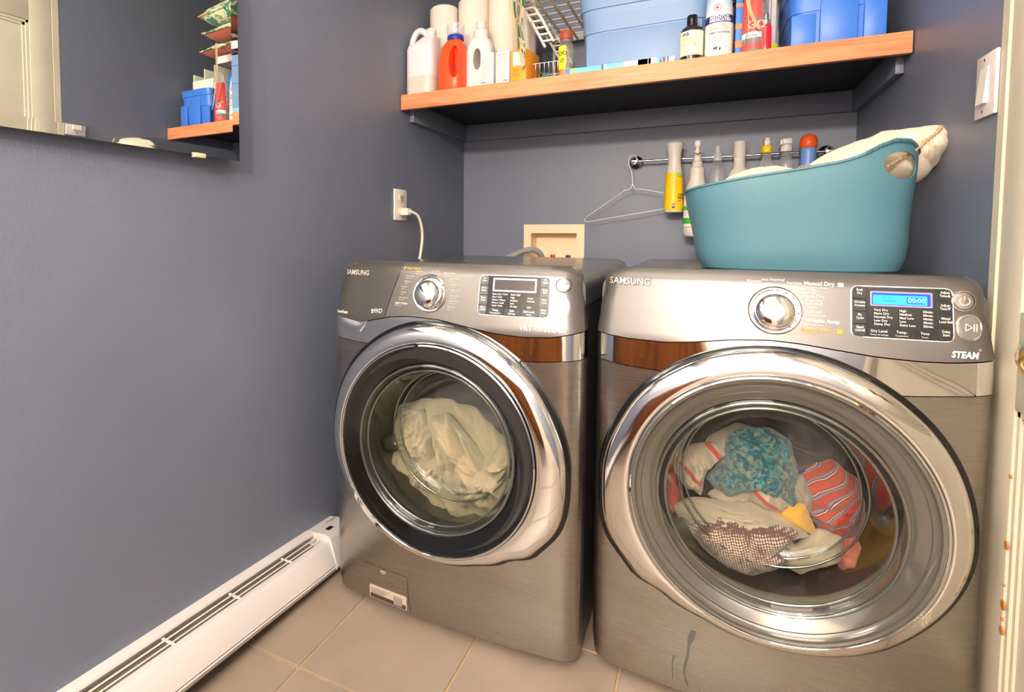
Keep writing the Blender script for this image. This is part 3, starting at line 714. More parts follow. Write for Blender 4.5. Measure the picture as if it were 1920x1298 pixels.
# ------------------------------------------------------------------ laundry seen through the doors
def ridged(p, oct=3):
    s = 0; a = 1; tot = 0
    for k in range(oct):
        s += a*abs(noise.noise(p*(2**k)+Vector((k*7.1, 3.3, 1.7)))); tot += a; a *= .5
    return s/tot
def cloth(name, outline, y0, depth, m, seed, freq=9, amp=.03, stretch=(1, 1), ang=0, nt=150, nr=42, pleat=.5, curl=.02, label=None, cat='cloth', group=None, base=None, stuff=None, edge=.010):
    amp = amp*(1.35 if base is None else 1)
    """crumpled cloth: star-shaped outline in x,z, folds swelling towards -y"""
    cx = sum(p[0] for p in outline)/len(outline); cz = sum(p[1] for p in outline)/len(outline)
    P = [(math.atan2(z-cz, x-cx), math.hypot(x-cx, z-cz)) for x, z in outline]; P.sort()
    P = [(P[-1][0]-2*PI, P[-1][1])]+P+[(P[0][0]+2*PI, P[0][1])]
    def R(a):
        a = (a+PI) % (2*PI)-PI
        for (a0, r0), (a1, r1) in zip(P, P[1:]):
            if a0 <= a <= a1:
                t = (a-a0)/max(1e-6, a1-a0)
                x0, z0, x1, z1 = r0*math.cos(a0), r0*math.sin(a0), r1*math.cos(a1), r1*math.sin(a1)
                dx, dz = math.cos(a), math.sin(a); den = dx*(z1-z0)-dz*(x1-x0)
                if abs(den) > 1e-9:
                    r = (x0*(z1-z0)-z0*(x1-x0))/den
                    if r > 0: return r
                return r0+(r1-r0)*t
        return P[0][1]
    rads = [R(2*PI*i/nt-PI) for i in range(nt)]
    rads = [(rads[i-1]+2*rads[i]+rads[(i+1) % nt])/4 for i in range(nt)]
    ca, sa = math.cos(ang), math.sin(ang)
    b3 = bmesh.new(); rings = []
    off = Vector((seed*3.17, seed*1.3, seed*.7))
    def pt(i, t, backside=0):
        a = 2*PI*i/nt-PI
        w = noise.noise(Vector((math.cos(a)*3, math.sin(a)*3, seed)))*.05
        rr = rads[i]*(t+w*t*t)
        x, z = rr*math.cos(a), rr*math.sin(a)
        u, v = (x*ca+z*sa)*stretch[0], (-x*sa+z*ca)*stretch[1]
        q_ = Vector((u*freq, v*freq, 0))+off
        wq = Vector((noise.noise(q_*.7), noise.noise(q_*.7+Vector((5, 2, 1))), 0))*.9
        n_ = ridged(q_+wq, 3); fine = noise.noise(q_*6)*.06
        dome = (1-t**2.6)
        pl_ = abs(math.sin((v*freq*3.1)+2.6*noise.noise(q_*.55+Vector((9, 4, 2)))+seed))**.8
        y = -depth*dome-amp*(n_*1.6+fine+pleat*pl_*.6)*(.35+.65*dome**.5)
        if t > .98: y = y
        return Vector((cx+x, y0+y, cz+z))
    for j in range(nr+1):
        t = (j/nr)**.85
        rings.append([b3.verts.new(pt(i, t)) for i in range(nt)] if j else [b3.verts.new(pt(0, 0))])
    for i in range(nt): b3.faces.new((rings[0][0], rings[1][i], rings[1][(i+1) % nt]))
    for a, b in zip(rings[1:], rings[2:]):
        for i in range(nt): b3.faces.new((a[i], a[(i+1) % nt], b[(i+1) % nt], b[i]))
    last = rings[-1]
    inn = [b3.verts.new((v.co.x-(v.co.x-cx)*edge*4, v.co.y+edge*1.2, v.co.z-(v.co.z-cz)*edge*4)) for v in last]
    for i in range(nt): b3.faces.new((last[i], last[(i+1) % nt], inn[(i+1) % nt], inn[i]))
    bc = [b3.verts.new((v.co.x-(v.co.x-cx)*.5, v.co.y+depth*.5, v.co.z-(v.co.z-cz)*.5)) for v in inn]
    for i in range(nt): b3.faces.new((inn[i], inn[(i+1) % nt], bc[(i+1) % nt], bc[i]))
    b3.faces.new(bc)
    o = obj(name, b3, m, base, smooth=70)
    if label: tag(o, label, cat, group)
    return o
def fabric(name, col, **k): return mat(name, col, .9, bump=.5, bscale=700, var=.06, vscale=12, sheen=.3, **k)
SHEET = fabric('sheet_cotton', rgb(172, 156, 126))
# camera-side projection: sketch coordinates on a plane behind the washer glass
def wp(u, z): return (.144+u, z)
def outl(pts): return [(x, z) for x, z in pts]
def pxy(px, py, y):
    d = right*((px-806.3)/1037)-up*((py-490.4)/1037)+fwd
    C_ = Vector((1.081, -2.4955, 1.0312)); t = (y-C_.y)/d.y; p = C_+d*t
    return (p.x, p.z)
def pl(pts, y): return [pxy(a, b, y) for a, b in pts]
YW = -1.247+.155
wsheet = thing('bed_sheet', (.46, YW+.05, .30), 'crumpled cream bed sheets behind the left washer glass', 'laundry')
def wlump(pts, y, d, seed, **k):
    o = cloth('fold', pl(pts, y), y, d, SHEET, seed, **k); o.parent = wsheet; o.matrix_parent_inverse = Matrix.Translation(-wsheet.location); return o
wlump([(735, 850), (750, 760), (790, 745), (850, 745), (905, 770), (965, 830), (975, 900), (940, 960), (870, 965), (800, 930), (760, 900)], YW+.06, .05, 3, freq=10, amp=.060, stretch=(.6, 1.5), ang=-.9)
wlump([(745, 800), (765, 762), (800, 765), (822, 800), (830, 845), (815, 865), (780, 850), (752, 840)], YW+.02, .035, 9, freq=16, amp=.05)
wlump([(760, 860), (800, 850), (845, 850), (852, 890), (845, 938), (815, 925), (785, 895), (765, 880)], YW+.01, .025, 14, freq=12, amp=.04, stretch=(1.4, .6))
wlump([(815, 775), (845, 770), (885, 820), (925, 880), (925, 905), (895, 900), (850, 860), (822, 830)], YW+.0, .035, 21, freq=12, amp=.045, stretch=(.5, 1.6), ang=-.85)
wlump([(900, 870), (945, 830), (965, 850), (965, 910), (935, 945), (890, 950), (860, 945), (885, 910)], YW+.0, .03, 33, freq=14, amp=.045)
YD = -1.193+.16
TOWEL = fabric('towel_cream', rgb(166, 154, 134)); TOWELR = None
def patterned(name, base, fn):
    m = mat(name, base, .9, bump=.5, bscale=700, sheen=.3); nt = m.node_tree; b = nt.nodes['Principled BSDF']; fn(nt, nt.nodes, nt.links, b); return m
def f_check(nt, N, L, b):
    tc = N.new('ShaderNodeTexCoord'); mp = N.new('ShaderNodeMapping'); mp.inputs['Rotation'].default_value = (0, .25, 0); mp.inputs['Scale'].default_value = (1, .15, 1)
    wv = N.new('ShaderNodeTexVoronoi'); wv.inputs['Scale'].default_value = 190; wv.inputs['Randomness'].default_value = .15
    r = N.new('ShaderNodeValToRGB'); r.color_ramp.elements[0].position = .27; r.color_ramp.elements[0].color = rgb(196, 180, 156); r.color_ramp.elements[1].position = .46; r.color_ramp.elements[1].color = rgb(96, 72, 66)
    L.new(tc.outputs['Object'], mp.inputs[0]); L.new(mp.outputs[0], wv.inputs['Vector']); L.new(wv.outputs['Distance'], r.inputs[0]); L.new(r.outputs[0], b.inputs['Base Color'])
def f_teal(nt, N, L, b):
    tc = N.new('ShaderNodeTexCoord'); n = N.new('ShaderNodeTexNoise'); n.inputs['Scale'].default_value = 55; n.inputs['Detail'].default_value = 5; n.inputs['Distortion'].default_value = 1.6
    r = N.new('ShaderNodeValToRGB'); e = r.color_ramp.elements; e[0].position = .38; e[0].color = rgb(40, 66, 74); e[1].position = .62; e[1].color = rgb(132, 122, 100)
    x = e.new(.47); x.color = rgb(26, 100, 112); x = e.new(.54); x.color = rgb(60, 122, 122)
    L.new(tc.outputs['Object'], n.inputs['Vector']); L.new(n.outputs['Fac'], r.inputs[0]); L.new(r.outputs[0], b.inputs['Base Color'])
def f_stripe(nt, N, L, b):
    tc = N.new('ShaderNodeTexCoord'); mp = N.new('ShaderNodeMapping'); mp.inputs['Rotation'].default_value = (0, -.75, 0)
    wv = N.new('ShaderNodeTexWave'); wv.inputs['Scale'].default_value = 7; wv.inputs['Distortion'].default_value = 5; wv.inputs['Detail Scale'].default_value = 1.2
    r = N.new('ShaderNodeValToRGB'); r.color_ramp.interpolation = 'CONSTANT'; e = r.color_ramp.elements; e[0].position = 0; e[0].color = rgb(170, 58, 40); e[1].position = .28; e[1].color = rgb(112, 126, 152)
    for p_, c_ in ((.5, rgb(122, 36, 44)), (.62, rgb(215, 196, 180)), (.70, rgb(122, 36, 44)), (.80, rgb(176, 66, 42))):
        x = e.new(p_); x.color = c_
    L.new(tc.outputs['Object'], mp.inputs[0]); L.new(mp.outputs[0], wv.inputs['Vector']); L.new(wv.outputs['Fac'], r.inputs[0]); L.new(r.outputs[0], b.inputs['Base Color'])
def f_redline(nt, N, L, b):
    tc = N.new('ShaderNodeTexCoord'); mp = N.new('ShaderNodeMapping'); mp.inputs['Rotation'].default_value = (0, .9, 0)
    wv = N.new('ShaderNodeTexWave'); wv.inputs['Scale'].default_value = 4.2; wv.inputs['Distortion'].default_value = .8
    r = N.new('ShaderNodeValToRGB'); r.color_ramp.interpolation = 'CONSTANT'; e = r.color_ramp.elements; e[0].position = 0; e[0].color = rgb(168, 155, 134); e[1].position = .95; e[1].color = rgb(176, 70, 56)
    L.new(tc.outputs['Object'], mp.inputs[0]); L.new(mp.outputs[0], wv.inputs['Vector']); L.new(wv.outputs['Fac'], r.inputs[0]); L.new(r.outputs[0], b.inputs['Base Color'])
CHECK = patterned('checked_wool', rgb(150, 130, 115), f_check); TEAL = patterned('teal_print', rgb(60, 130, 130), f_teal)
STRIPE = patterned('striped_cotton', rgb(190, 90, 60), f_stripe); REDL = patterned('red_striped_towel', rgb(216, 204, 184), f_redline)
MUST = fabric('mustard_cotton', rgb(216, 164, 52)); DKC = fabric('black_cotton', rgb(34, 32, 36)); REDC = fabric('red_cotton', rgb(190, 60, 56)); PINK = fabric('coral_print', rgb(198, 110, 96)); GREYC = fabric('grey_knit', rgb(150, 142, 128))
def dc(name, pts, dy, d, m, seed, label, cat='clothing', **k):
    return cloth(name, pl(pts, YD+dy), YD+dy, d, m, seed, label=label, cat=cat, **k)
dc('striped_shirt', [(1490, 870), (1560, 860), (1610, 900), (1625, 960), (1600, 1010), (1545, 1000), (1510, 960), (1480, 920)], .06, .04, STRIPE, 41, 'orange, blue and maroon striped shirt at the right in the dryer')
dc('black_garment', [(1290, 850), (1320, 800), (1400, 775), (1500, 790), (1560, 830), (1560, 880), (1450, 900), (1320, 900)], .10, .04, DKC, 44, 'dark garment at the top back of the dryer load', amp=.04)
dc('beige_garment', [(1300, 850), (1330, 815), (1380, 790), (1420, 800), (1400, 840), (1350, 865)], .06, .02, GREYC, 61, 'beige-grey cloth behind the teal garment at the upper back')
dc('red_garment', [(1246, 900), (1262, 880), (1280, 910), (1282, 950), (1262, 960), (1250, 935)], .05, .02, REDC, 47, 'red cloth at the left edge of the dryer load')
dc('coral_garment', [(1560, 1000), (1595, 985), (1612, 1020), (1600, 1055), (1572, 1062), (1555, 1030)], .05, .02, PINK, 48, 'coral and white printed cloth at the lower right of the dryer load')
dc('teal_garment', [(1322, 892), (1352, 858), (1362, 815), (1400, 797), (1448, 800), (1482, 828), (1496, 880), (1500, 950), (1488, 985), (1462, 940), (1425, 905), (1385, 915), (1350, 925)], .02, .045, TEAL, 42, 'teal and grey patterned garment on top of the dryer load', freq=9, amp=.035)
dc('grey_garment', [(1480, 890), (1505, 890), (1522, 920), (1522, 960), (1500, 955), (1485, 930)], .03, .02, GREYC, 49, 'small grey knit cloth beside the striped shirt')
dc('striped_towel', [(1262, 850), (1285, 832), (1330, 828), (1372, 845), (1335, 860), (1322, 890), (1316, 925), (1290, 915), (1266, 885)], .015, .03, REDL, 51, 'cream towel with thin red stripes at the upper left in the dryer', 'towel', freq=11)
dc('ribbed_sock', [(1325, 925), (1375, 895), (1415, 900), (1425, 930), (1390, 945), (1340, 940)], .01, .02, TOWEL, 52, 'ribbed white sock lying across the middle of the dryer load', 'sock', freq=14, amp=.012)
dc('red_hemmed_towel', [(1400, 905), (1435, 890), (1465, 905), (1482, 945), (1470, 960), (1430, 950), (1405, 935)], -.005, .025, REDL, 53, 'cream towel with a red band folded in the centre of the dryer', 'towel')
dc('mustard_cloth', [(1430, 930), (1470, 930), (1510, 945), (1528, 990), (1525, 1003), (1490, 985), (1455, 965)], 0, .02, MUST, 54, 'mustard yellow cloth in the middle of the dryer', freq=6, amp=.015)
dc('terry_towel', [(1262, 945), (1300, 930), (1360, 935), (1420, 940), (1480, 965), (1525, 1010), (1530, 1040), (1490, 1020), (1420, 985), (1340, 975), (1270, 975)], -.01, .03, TOWEL, 55, 'long cream terry towel running across the front of the dryer load', 'towel', freq=11, amp=.03, stretch=(.6, 1.6), ang=-.3)
dc('white_washcloth', [(1460, 1050), (1500, 1015), (1535, 990), (1580, 1005), (1578, 1045), (1540, 1058), (1500, 1075), (1480, 1065)], -.01, .02, fabric('white_cotton', rgb(178, 166, 142)), 56, 'plain white cloth at the bottom right of the dryer load', 'cloth', freq=6, amp=.02)
dc('checked_jacket', [(1286, 982), (1330, 966), (1360, 960), (1400, 972), (1450, 978), (1500, 994), (1494, 1040), (1462, 1030), (1462, 1062), (1410, 1075), (1362, 1058), (1318, 1022)], -.035, .03, CHECK, 57, 'brown and cream checked woollen cloth at the bottom of the dryer load', freq=6.5, amp=.035, stretch=(1.5, .6), ang=-.5)

# ------------------------------------------------------------------ laundry basket with bedding, on the dryer
TEALP = mat('teal_plastic', rgb(83, 127, 141), .42, bump=.12, bscale=350)
bx, by, bz = 1.265, -.845, .9375
bask = thing('laundry_basket', (bx, by, bz), 'teal plastic laundry basket full of bedding on top of the dryer', 'basket')
def rimz(x):
    return lerp(x, [(-.26, .194), (-.20, .206), (-.10, .222), (.0, .235), (.08, .248), (.115, .260), (.145, .278), (.175, .290), (.205, .289), (.228, .276), (.25, .246), (.27, .225)])
nb = 88; b3 = bmesh.new(); rings = []
def sq(a, ax, ay, e=3.2):
    c, s = math.cos(a), math.sin(a); return (math.copysign(abs(c)**(2/e), c)*ax, math.copysign(abs(s)**(2/e), s)*ay)
lv = [0, .012, .03, .06, .12, .25, .4, .55, .7, .82, .92, 1.0]
for k, t in enumerate(lv):
    ring = []
    for i in range(nb):
        a = 2*PI*i/nb
        fl = interp(t, [(0, .80), (.03, .86), (.12, .905), (.25, .925), (1, 1.0)])
        ax, ay = .236*fl, .165*fl
        x, y = sq(a, ax, ay)
        zt = rimz(x) if t > 0 else 0
        x += .0
        ring.append(b3.verts.new((x-.012*t+.0, y, zt*t)))
    rings.append(ring)
for a, b in zip(rings, rings[1:]):
    for i in range(nb): b3.faces.new((a[i], a[(i+1) % nb], b[(i+1) % nb], b[i]))
b3.faces.new(rings[0])
inner = []
for ring in rings[::-1][:-2]:
    inner.append([b3.verts.new((v.co.x*.982, v.co.y*.976, v.co.z+(0 if ring is rings[-1] else .0))) for v in ring])
fl_ = [b3.verts.new((v.co.x*.95, v.co.y*.94, .008)) for v in rings[2]]
inner.append(fl_)
prev = rings[-1]
for r_ in inner:
    for i in range(nb): b3.faces.new((prev[i], prev[(i+1) % nb], r_[(i+1) % nb], r_[i]))
    prev = r_
b3.faces.new(prev)
shellb = obj('tub', b3, TEALP, bask, smooth=50)
ct = bmesh.new()
# handle holes near both right-hand corners (front one seen)
hp = (.186, -.15, .238)
lathe(ct, [(.040, -.06), (.040, .06)], 36, (0, 0, 0), 'Y', 1.05, .72)
bmesh.ops.rotate(ct, verts=ct.verts, cent=(0, 0, 0), matrix=Matrix.Rotation(.12, 3, 'Y'))
bmesh.ops.rotate(ct, verts=ct.verts, cent=(0, 0, 0), matrix=Matrix.Rotation(.35, 3, 'Z'))
bmesh.ops.translate(ct, verts=ct.verts, vec=hp)
boolean_cut(shellb, ct)
# rolled rim
rm = bmesh.new(); pts = [v for v in [((sq(2*PI*i/nb, .236, .165)[0]-.012), sq(2*PI*i/nb, .236, .165)[1], rimz(sq(2*PI*i/nb, .236, .165)[0])) for i in range(nb+1)]]
tube(rm, pts, .0036, 8, caps=False); obj('rim', rm, TEALP, bask, smooth=60)
gp = bmesh.new()
for i in range(60):
    a = -PI/2+.02+(i/60)*1.35
    x, y = sq(a, .236, .165); 
    if x < .12 or x > .225: continue
    lathe(gp, [(.0040, -.0012), (.0062, 0), (.0040, .0012)], 10, (x-.012, y, rimz(x)), 'X')
obj('grip_rib', gp, TEALP, bask, smooth=60)
PIL = fabric('pillow_cotton', rgb(244, 222, 194)); PIPE = mat('beaded_trim', rgb(184, 150, 116), .8, bump=.8, bscale=300)
def px3(px, py, y): x, z = pxy(px, py, y); return (x, y, z)
pil = thing('comforter', (1.35, -.83, 1.10), 'cream comforter with beaded trim bulging out of the right end of the basket', 'bedding')
def child_cloth(root, *a, **k):
    o = cloth(*a, **k); o.parent = root; o.matrix_parent_inverse = Matrix.Translation(-root.location); return o
Yp = -.82
child_cloth(pil, 'bulge', pl([(1440, 350), (1485, 330), (1545, 290), (1600, 268), (1640, 256), (1700, 242), (1752, 236), (1762, 245), (1768, 272), (1764, 300), (1745, 322), (1700, 350), (1600, 380), (1500, 380)], Yp), Yp, .07, PIL, 71, freq=7, amp=.040, stretch=(.6, 1.5), ang=-.5, nt=130)
child_cloth(pil, 'bulge', pl([(1620, 262), (1650, 247), (1700, 243), (1760, 234), (1769, 250), (1768, 285), (1755, 312), (1735, 325), (1700, 330), (1650, 320), (1615, 300)], Yp+.03), Yp+.03, .085, PIL, 74, freq=10, amp=.038)
tr = bmesh.new()
path = smoothpath([px3(1665, 312, -.935), px3(1690, 297, -.945), px3(1715, 283, -.948), px3(1740, 262, -.94), px3(1757, 248, -.93), px3(1766, 236, -.915)], 10)
tube(tr, path, .0032, 7, rf=lambda t, i: .0024+.0020*(i % 3 == 0))
o = obj('trim', tr, PIPE, pil, smooth=60); o.matrix_parent_inverse = Matrix.Translation(-pil.location)
tr = bmesh.new(); path = smoothpath([px3(1490, 322, -.93), px3(1505, 313, -.935), px3(1520, 313, -.935)], 8); tube(tr, path, .005, 7, rf=lambda t, i: .003+.0028*(i % 2))
o = obj('trim', tr, PIPE, pil, smooth=60); o.matrix_parent_inverse = Matrix.Translation(-pil.location)
sh = cloth('folded_sheet', pl([(1318, 372), (1345, 345), (1375, 327), (1415, 315), (1455, 310), (1500, 320), (1530, 350), (1450, 385), (1360, 395)], -.86), -.86, .06, PIL, 78, freq=6, amp=.028, stretch=(.6, 1.4), ang=-.2, label='flat cream sheet lying in the low left end of the teal basket', cat='bedding')

# ------------------------------------------------------------------ outlet and cord on left wall
ol = thing('wall_outlet', (0, -.625, 1.135), 'white duplex power outlet on the left wall above the washer', 'outlet')
IV = mat('ivory_plastic', rgb(236, 208, 168), .4)
boxo('cover_plate', (0, .006, -.048, .048, -.060, .060), mat('outlet_white', rgb(250, 238, 228), .3), ol, .0025)
for zz in (.026, -.026):
    b4 = bmesh.new(); lathe(b4, [(.019, .004), (.019, .0085), (.017, .0095), (.0001, .0095)], 24, (0, 0, zz), 'X', .95, .85); rc = obj('receptacle', b4, IV, ol, smooth=40)
    for yy in (-.007, .007): boxo('slot', (.0085, .0100, yy-.0012, yy+.0012, zz-.001, zz+.008), DARK, rc)
    b4 = bmesh.new(); lathe(b4, [(.0025, .009), (.0025, .0100)], 10, (0, 0, zz-.007), 'X'); obj('slot', b4, DARK, rc)
b4 = bmesh.new(); lathe(b4, [(.0032, .006), (.003, .0072)], 12, (0, 0, 0), 'X'); obj('screw', b4, IV, ol)
CORD = mat('cord_cream', rgb(232, 222, 204), .45)
cd = thing('power_cord', (.010, -.625, 1.108), 'cream power cord plugged into the outlet, dropping behind the washer', 'power cord')
boxo('plug', (0, .034, -.014, .020, -.014, .014), CORD, cd, .005)
b4 = bmesh.new(); tube(b4, smoothpath([(.028, .004, 0), (.040, .016, -.002), (.050, .042, -.018), (.052, .066, -.060), (.050, .074, -.11), (.046, .066, -.17), (.040, .054, -.24), (.03, .03, -.55)], 8), .0058, 10, rf=lambda t, i: .0085-.0028*min(1, i/8)); obj('cord', b4, CORD, cd, smooth=60)

# ------------------------------------------------------------------ light switch on right wall
sw = thing('light_switch', (W, -1.077, 1.308), 'white rocker light switch on the right wall beside the door', 'light switch')
boxo('cover_plate', (-.0065, 0, -.046, .038, -.059, .059), WHITE, sw, .0025)
b4 = bmesh.new(); vs = []
for (y, z, x) in ((-.018, .034, -.0075), (.016, .034, -.0075), (.016, -.034, -.0130), (-.018, -.034, -.0130)): vs.append(b4.verts.new((x, y, z)))
vb = [b4.verts.new((-.004, v.co.y, v.co.z)) for v in vs]
b4.faces.new(vs); b4.faces.new(vb)
for k in range(4): b4.faces.new((vs[k], vs[(k+1) % 4], vb[(k+1) % 4], vb[k]))
obj('rocker', b4, mat('rocker_white', rgb(246, 236, 226), .25), sw)
for z in (.048, -.048):
    b4 = bmesh.new(); lathe(b4, [(.003, -.0063), (.003, -.0078), (.0001, -.0078)], 12, (0, -.001, z), 'X'); obj('screw', b4, CHROME, sw)

# ------------------------------------------------------------------ supply box and hose
BXM = mat('supply_box_plastic', rgb(252, 224, 186), .4)
sbx = thing('water_supply_box', (.445, 0, .98), 'cream recessed washer supply box in the back wall with red and blue valves', 'supply box')
fr = bmesh.new(); X0, X1, Z0, Z1 = -.138, .138, -.15, .0855; ix0, ix1, iz0, iz1 = -.104, .104, -.10, .046
for d in ((X0, X1, -.006, 0, iz1, Z1), (X0, X1, -.006, 0, Z0, iz0), (X0, ix0, -.006, 0, iz0, iz1), (ix1, X1, -.006, 0, iz0, iz1)): box(fr, *d)
bmesh.ops.remove_doubles(fr, verts=fr.verts, dist=.0001)
obj('frame', fr, BXM, sbx)
rc = bmesh.new()
for d in ((ix0-.003, ix0, 0, .085, iz0, iz1), (ix1, ix1+.003, 0, .085, iz0, iz1), (ix0, ix1, 0, .085, iz1, iz1+.003), (ix0, ix1, 0, .085, iz0-.003, iz0), (ix0, ix1, .085, .088, iz0, iz1)): box(rc, *d)
obj('recess', rc, BXM, sbx)
for x, c, nm in ((-.008, rgb(206, 40, 28), 'valve_red'), (.062, rgb(24, 44, 130), 'valve_blue')):
    b4 = bmesh.new(); box(b4, x-.011, x+.011, .012, .026, -.066, -.052, bev=.004, seg=2); box(b4, x-.005, x+.005, .014, .024, -.09, -.062); vv = obj('valve', b4, mat(nm, c, .35), sbx, smooth=35)
    vv['label'] = 'red hot-water valve handle' if x < 0 else 'blue cold-water valve handle'
hs = bmesh.new()
hp_ = smoothpath([(.395, -.020, .80), (.40, -.024, .90), (.395, -.05, .935), (.372, -.075, .952), (.335, -.10, .945), (.295, -.135, .925), (.26, -.17, .905), (.22, -.2, .87)], 16)
tube(hs, hp_, .0125, 12, rf=lambda t, i: .0125+.0014*(i % 2)); 
tag(obj('drain_hose', hs, mat('hose_grey', rgb(158, 154, 146), .5), smooth=20), 'grey corrugated drain hose arching out of the supply box', 'hose')

# ------------------------------------------------------------------ towel bar and hanging bottles
RX0, RX1, RZ, RY = .793, 1.452, 1.3235, -.062
tb = thing('towel_bar', (RX0, 0, RZ), 'chrome towel bar on the back wall under the shelf, bottles hanging on it', 'towel bar')
for x in (0, RX1-RX0):
    b4 = bmesh.new(); lathe(b4, [(.0001, -.001), (.0285, -.001), (.029, -.005), (.026, -.010), (.016, -.014), (.010, -.018), (.009, -.052), (.014, -.056), (.016, -.064), (.012, -.074), (.0001, -.077)], 28, (x, 0, 0), 'Y'); obj('mount', b4, CHROME, tb, smooth=40)
b4 = bmesh.new(); tube(b4, [(0, RY, 0), (RX1-RX0, RY, 0)], .0045, 14); obj('rod', b4, CHROME, tb, smooth=60)
# wire hanger on the mount
b4 = bmesh.new(); hy = -.080
def hxz(px, py): x, z = pxy(px, py, hy); return (x, hy, z)
# Wire hook now wraps over the mount post, well in front of the wall
P_ = [hxz(1180, 312), hxz(1179, 301), hxz(1186, 293), hxz(1195, 298)]
tube(b4, smoothpath([hxz(1196, 300), hxz(1190, 292), hxz(1181, 295), hxz(1179, 308), hxz(1184, 322), hxz(1186, 345), hxz(1180, 355), hxz(1170, 357)], 6), .0018, 7)
tube(b4, smoothpath([hxz(1186, 345), hxz(1192, 355), hxz(1202, 355), hxz(1250, 363), hxz(1300, 372), hxz(1306, 380), hxz(1300, 384)], 6), .0016, 7)
tube(b4, [hxz(1180, 355), hxz(1170, 358), hxz(1098, 408), hxz(1095.5, 412), hxz(1098, 416), hxz(1103, 416), hxz(1250, 391), hxz(1300, 384)], .0018, 7)
tag(obj('wire_hanger', b4, mat('hanger_wire', rgb(214, 208, 202), .35, .4), smooth=60), 'thin pale wire coat hanger hooked on the left end of the chrome bar', 'hanger')

def prof_body(pts): return pts
def bottle(name, x, y, z, label, cat='bottle', rz=0): return thing(name, (x, y, z), label, cat, rz=rz)
def lat(root, name, prof, m, n=32, sx=1, sy=1, c=(0, 0, 0), sm=40):
    b_ = bmesh.new(); lathe(b_, prof, n, c, 'Z', sx, sy); return obj(name, b_, m, root, smooth=sm)
def wraptext(items, R, m, root, z0=0, name='lettering', a0=-PI/2, sx=1, sy=1):
    """items as text_join; x is arc length around the bottle from facing -y"""
    return text_join(items, lambda x, z, h: (R*math.cos(a0+x/R)*sx, R*math.sin(a0+x/R)*sy, z0+z), m, root, name)
MILK = mat('milk_white_plastic', rgb(226, 216, 204), .35); CLEARP = glassy('clear_plastic', (.95, .96, .96, 1), base=.02, rough=.08, milky=.13)
YEL = mat('yellow_label', rgb(250, 204, 20), .4); GRN = mat('green_label', rgb(70, 180, 60), .45); INK = mat('label_ink', rgb(30, 34, 50), .5)
HOOKY = RY-.030
# a: mist sprayer with yellow label, behind the bar rod its neck rests on
def trigger(root, z, m, R=.018, tall=.06, face=1):
    b_ = bmesh.new(); box(b_, -.010, .010, -.034, .014, z+.018, z+.018+tall*.45, bev=.004); lathe(b_, [(R*.75, z-.004), (R*.6, z+.020)], 20, (0, 0, 0), 'Z')
    box(b_, -.004, .004, -.030, -.022, z-.014, z+.022, bev=.002); box(b_, -.006, .006, -.046, -.032, z+.024, z+.036, bev=.002)
    return obj('trigger_head', b_, m, root, smooth=35)
a = bottle('spray_bottle', .946, HOOKY-.005, 1.107, 'tall white mist sprayer with a yellow lemon label, leftmost bottle on the bar')
lat(a, 'body', [(.030, .002), (.034, .006), (.035, .02), (.0335, .06), (.033, .10), (.031, .15), (.028, .17), (.0235, .20), (.024, .215), (.026, .240), (.031, .262), (.033, .272), (.030, .276), (.0001, .276)], MILK)
lb = lat(a, 'label', [(.0352, .010), (.0357, .02), (.0342, .06), (.0337, .10), (.0325, .135), (.0312, .158), (.0300, .158)], YEL)
wraptext([('CITRUS', .016, .070, .011, 0, .0003), ('FRESH', .016, .058, .011, 0, .0003), ('SPRAY', .016, .047, .008)], .0357, INK, a)
b_ = bmesh.new(); lathe(b_, [(.0001, -.0004), (.008, -.0003), (.010, .004)], 14, (.020, -.0300, .148), 'Y', 1, .8); obj('leaf_mark', b_, GRN, a)
for zz, cc in ((.034, rgb(200, 90, 140)), (.022, rgb(40, 60, 130))):
    boxo('label_mark', (-.004, .006, -.0366, -.034, zz-.004, zz+.004), mat('mark%d' % int(zz*1000), cc, .5), a)
# b
b = bottle('trigger_spray_bottle', 1.028, HOOKY-.020, 1.012, 'white trigger spray bottle with green-banded label beside the basket')
lat(b, 'body', [(.038, .003), (.043, .008), (.045, .02), (.045, .08), (.044, .14), (.042, .175), (.034, .20), (.0275, .22), (.025, .245), (.0265, .250), (.0265, .262), (.024, .268), (.018, .272)], MILK)
lat(b, 'label', [(.0453, .034), (.0456, .035), (.0456, .08), (.0446, .14), (.0430, .168), (.042, .168)], mat('label_white', rgb(248, 240, 232), .45))
for z0, z1 in ((.104, .120), (.052, .074), (.038, .040), (.160, .162)): lat(b, 'label_band', [(.0445, z0), (.0462-.0012*(z0 > .15), z0), (.0462-.0016*(z0 > .15), z1), (.0445, z1)], GRN)
wraptext([('t·clean', -.036, .138, .026, 0, .0003)], .0460, INK, b); wraptext([('disinfectant', -.030, .126, .007), ('solution 32 oz', -.030, .090, .007), ('clean surfaces', -.030, .082, .007)], .0462, mat('ink_red', rgb(200, 90, 80), .5), b)
lat(b, 'collar', [(.0165, .268), (.0185, .272), (.0185, .290), (.014, .294), (.012, .320), (.009, .322)], MILK)
b_ = bmesh.new(); box(b_, -.007, .007, -.040, .012, .318, .340, bev=.003); box(b_, -.012, .012, -.012, .006, .326, .334, bev=.002); box(b_, -.010, .010, -.048, -.038, .342, .366, bev=.003); box(b_, -.006, .006, -.044, -.030, .334, .364, bev=.002); obj('trigger_head', b_, WHITE, b, smooth=35)
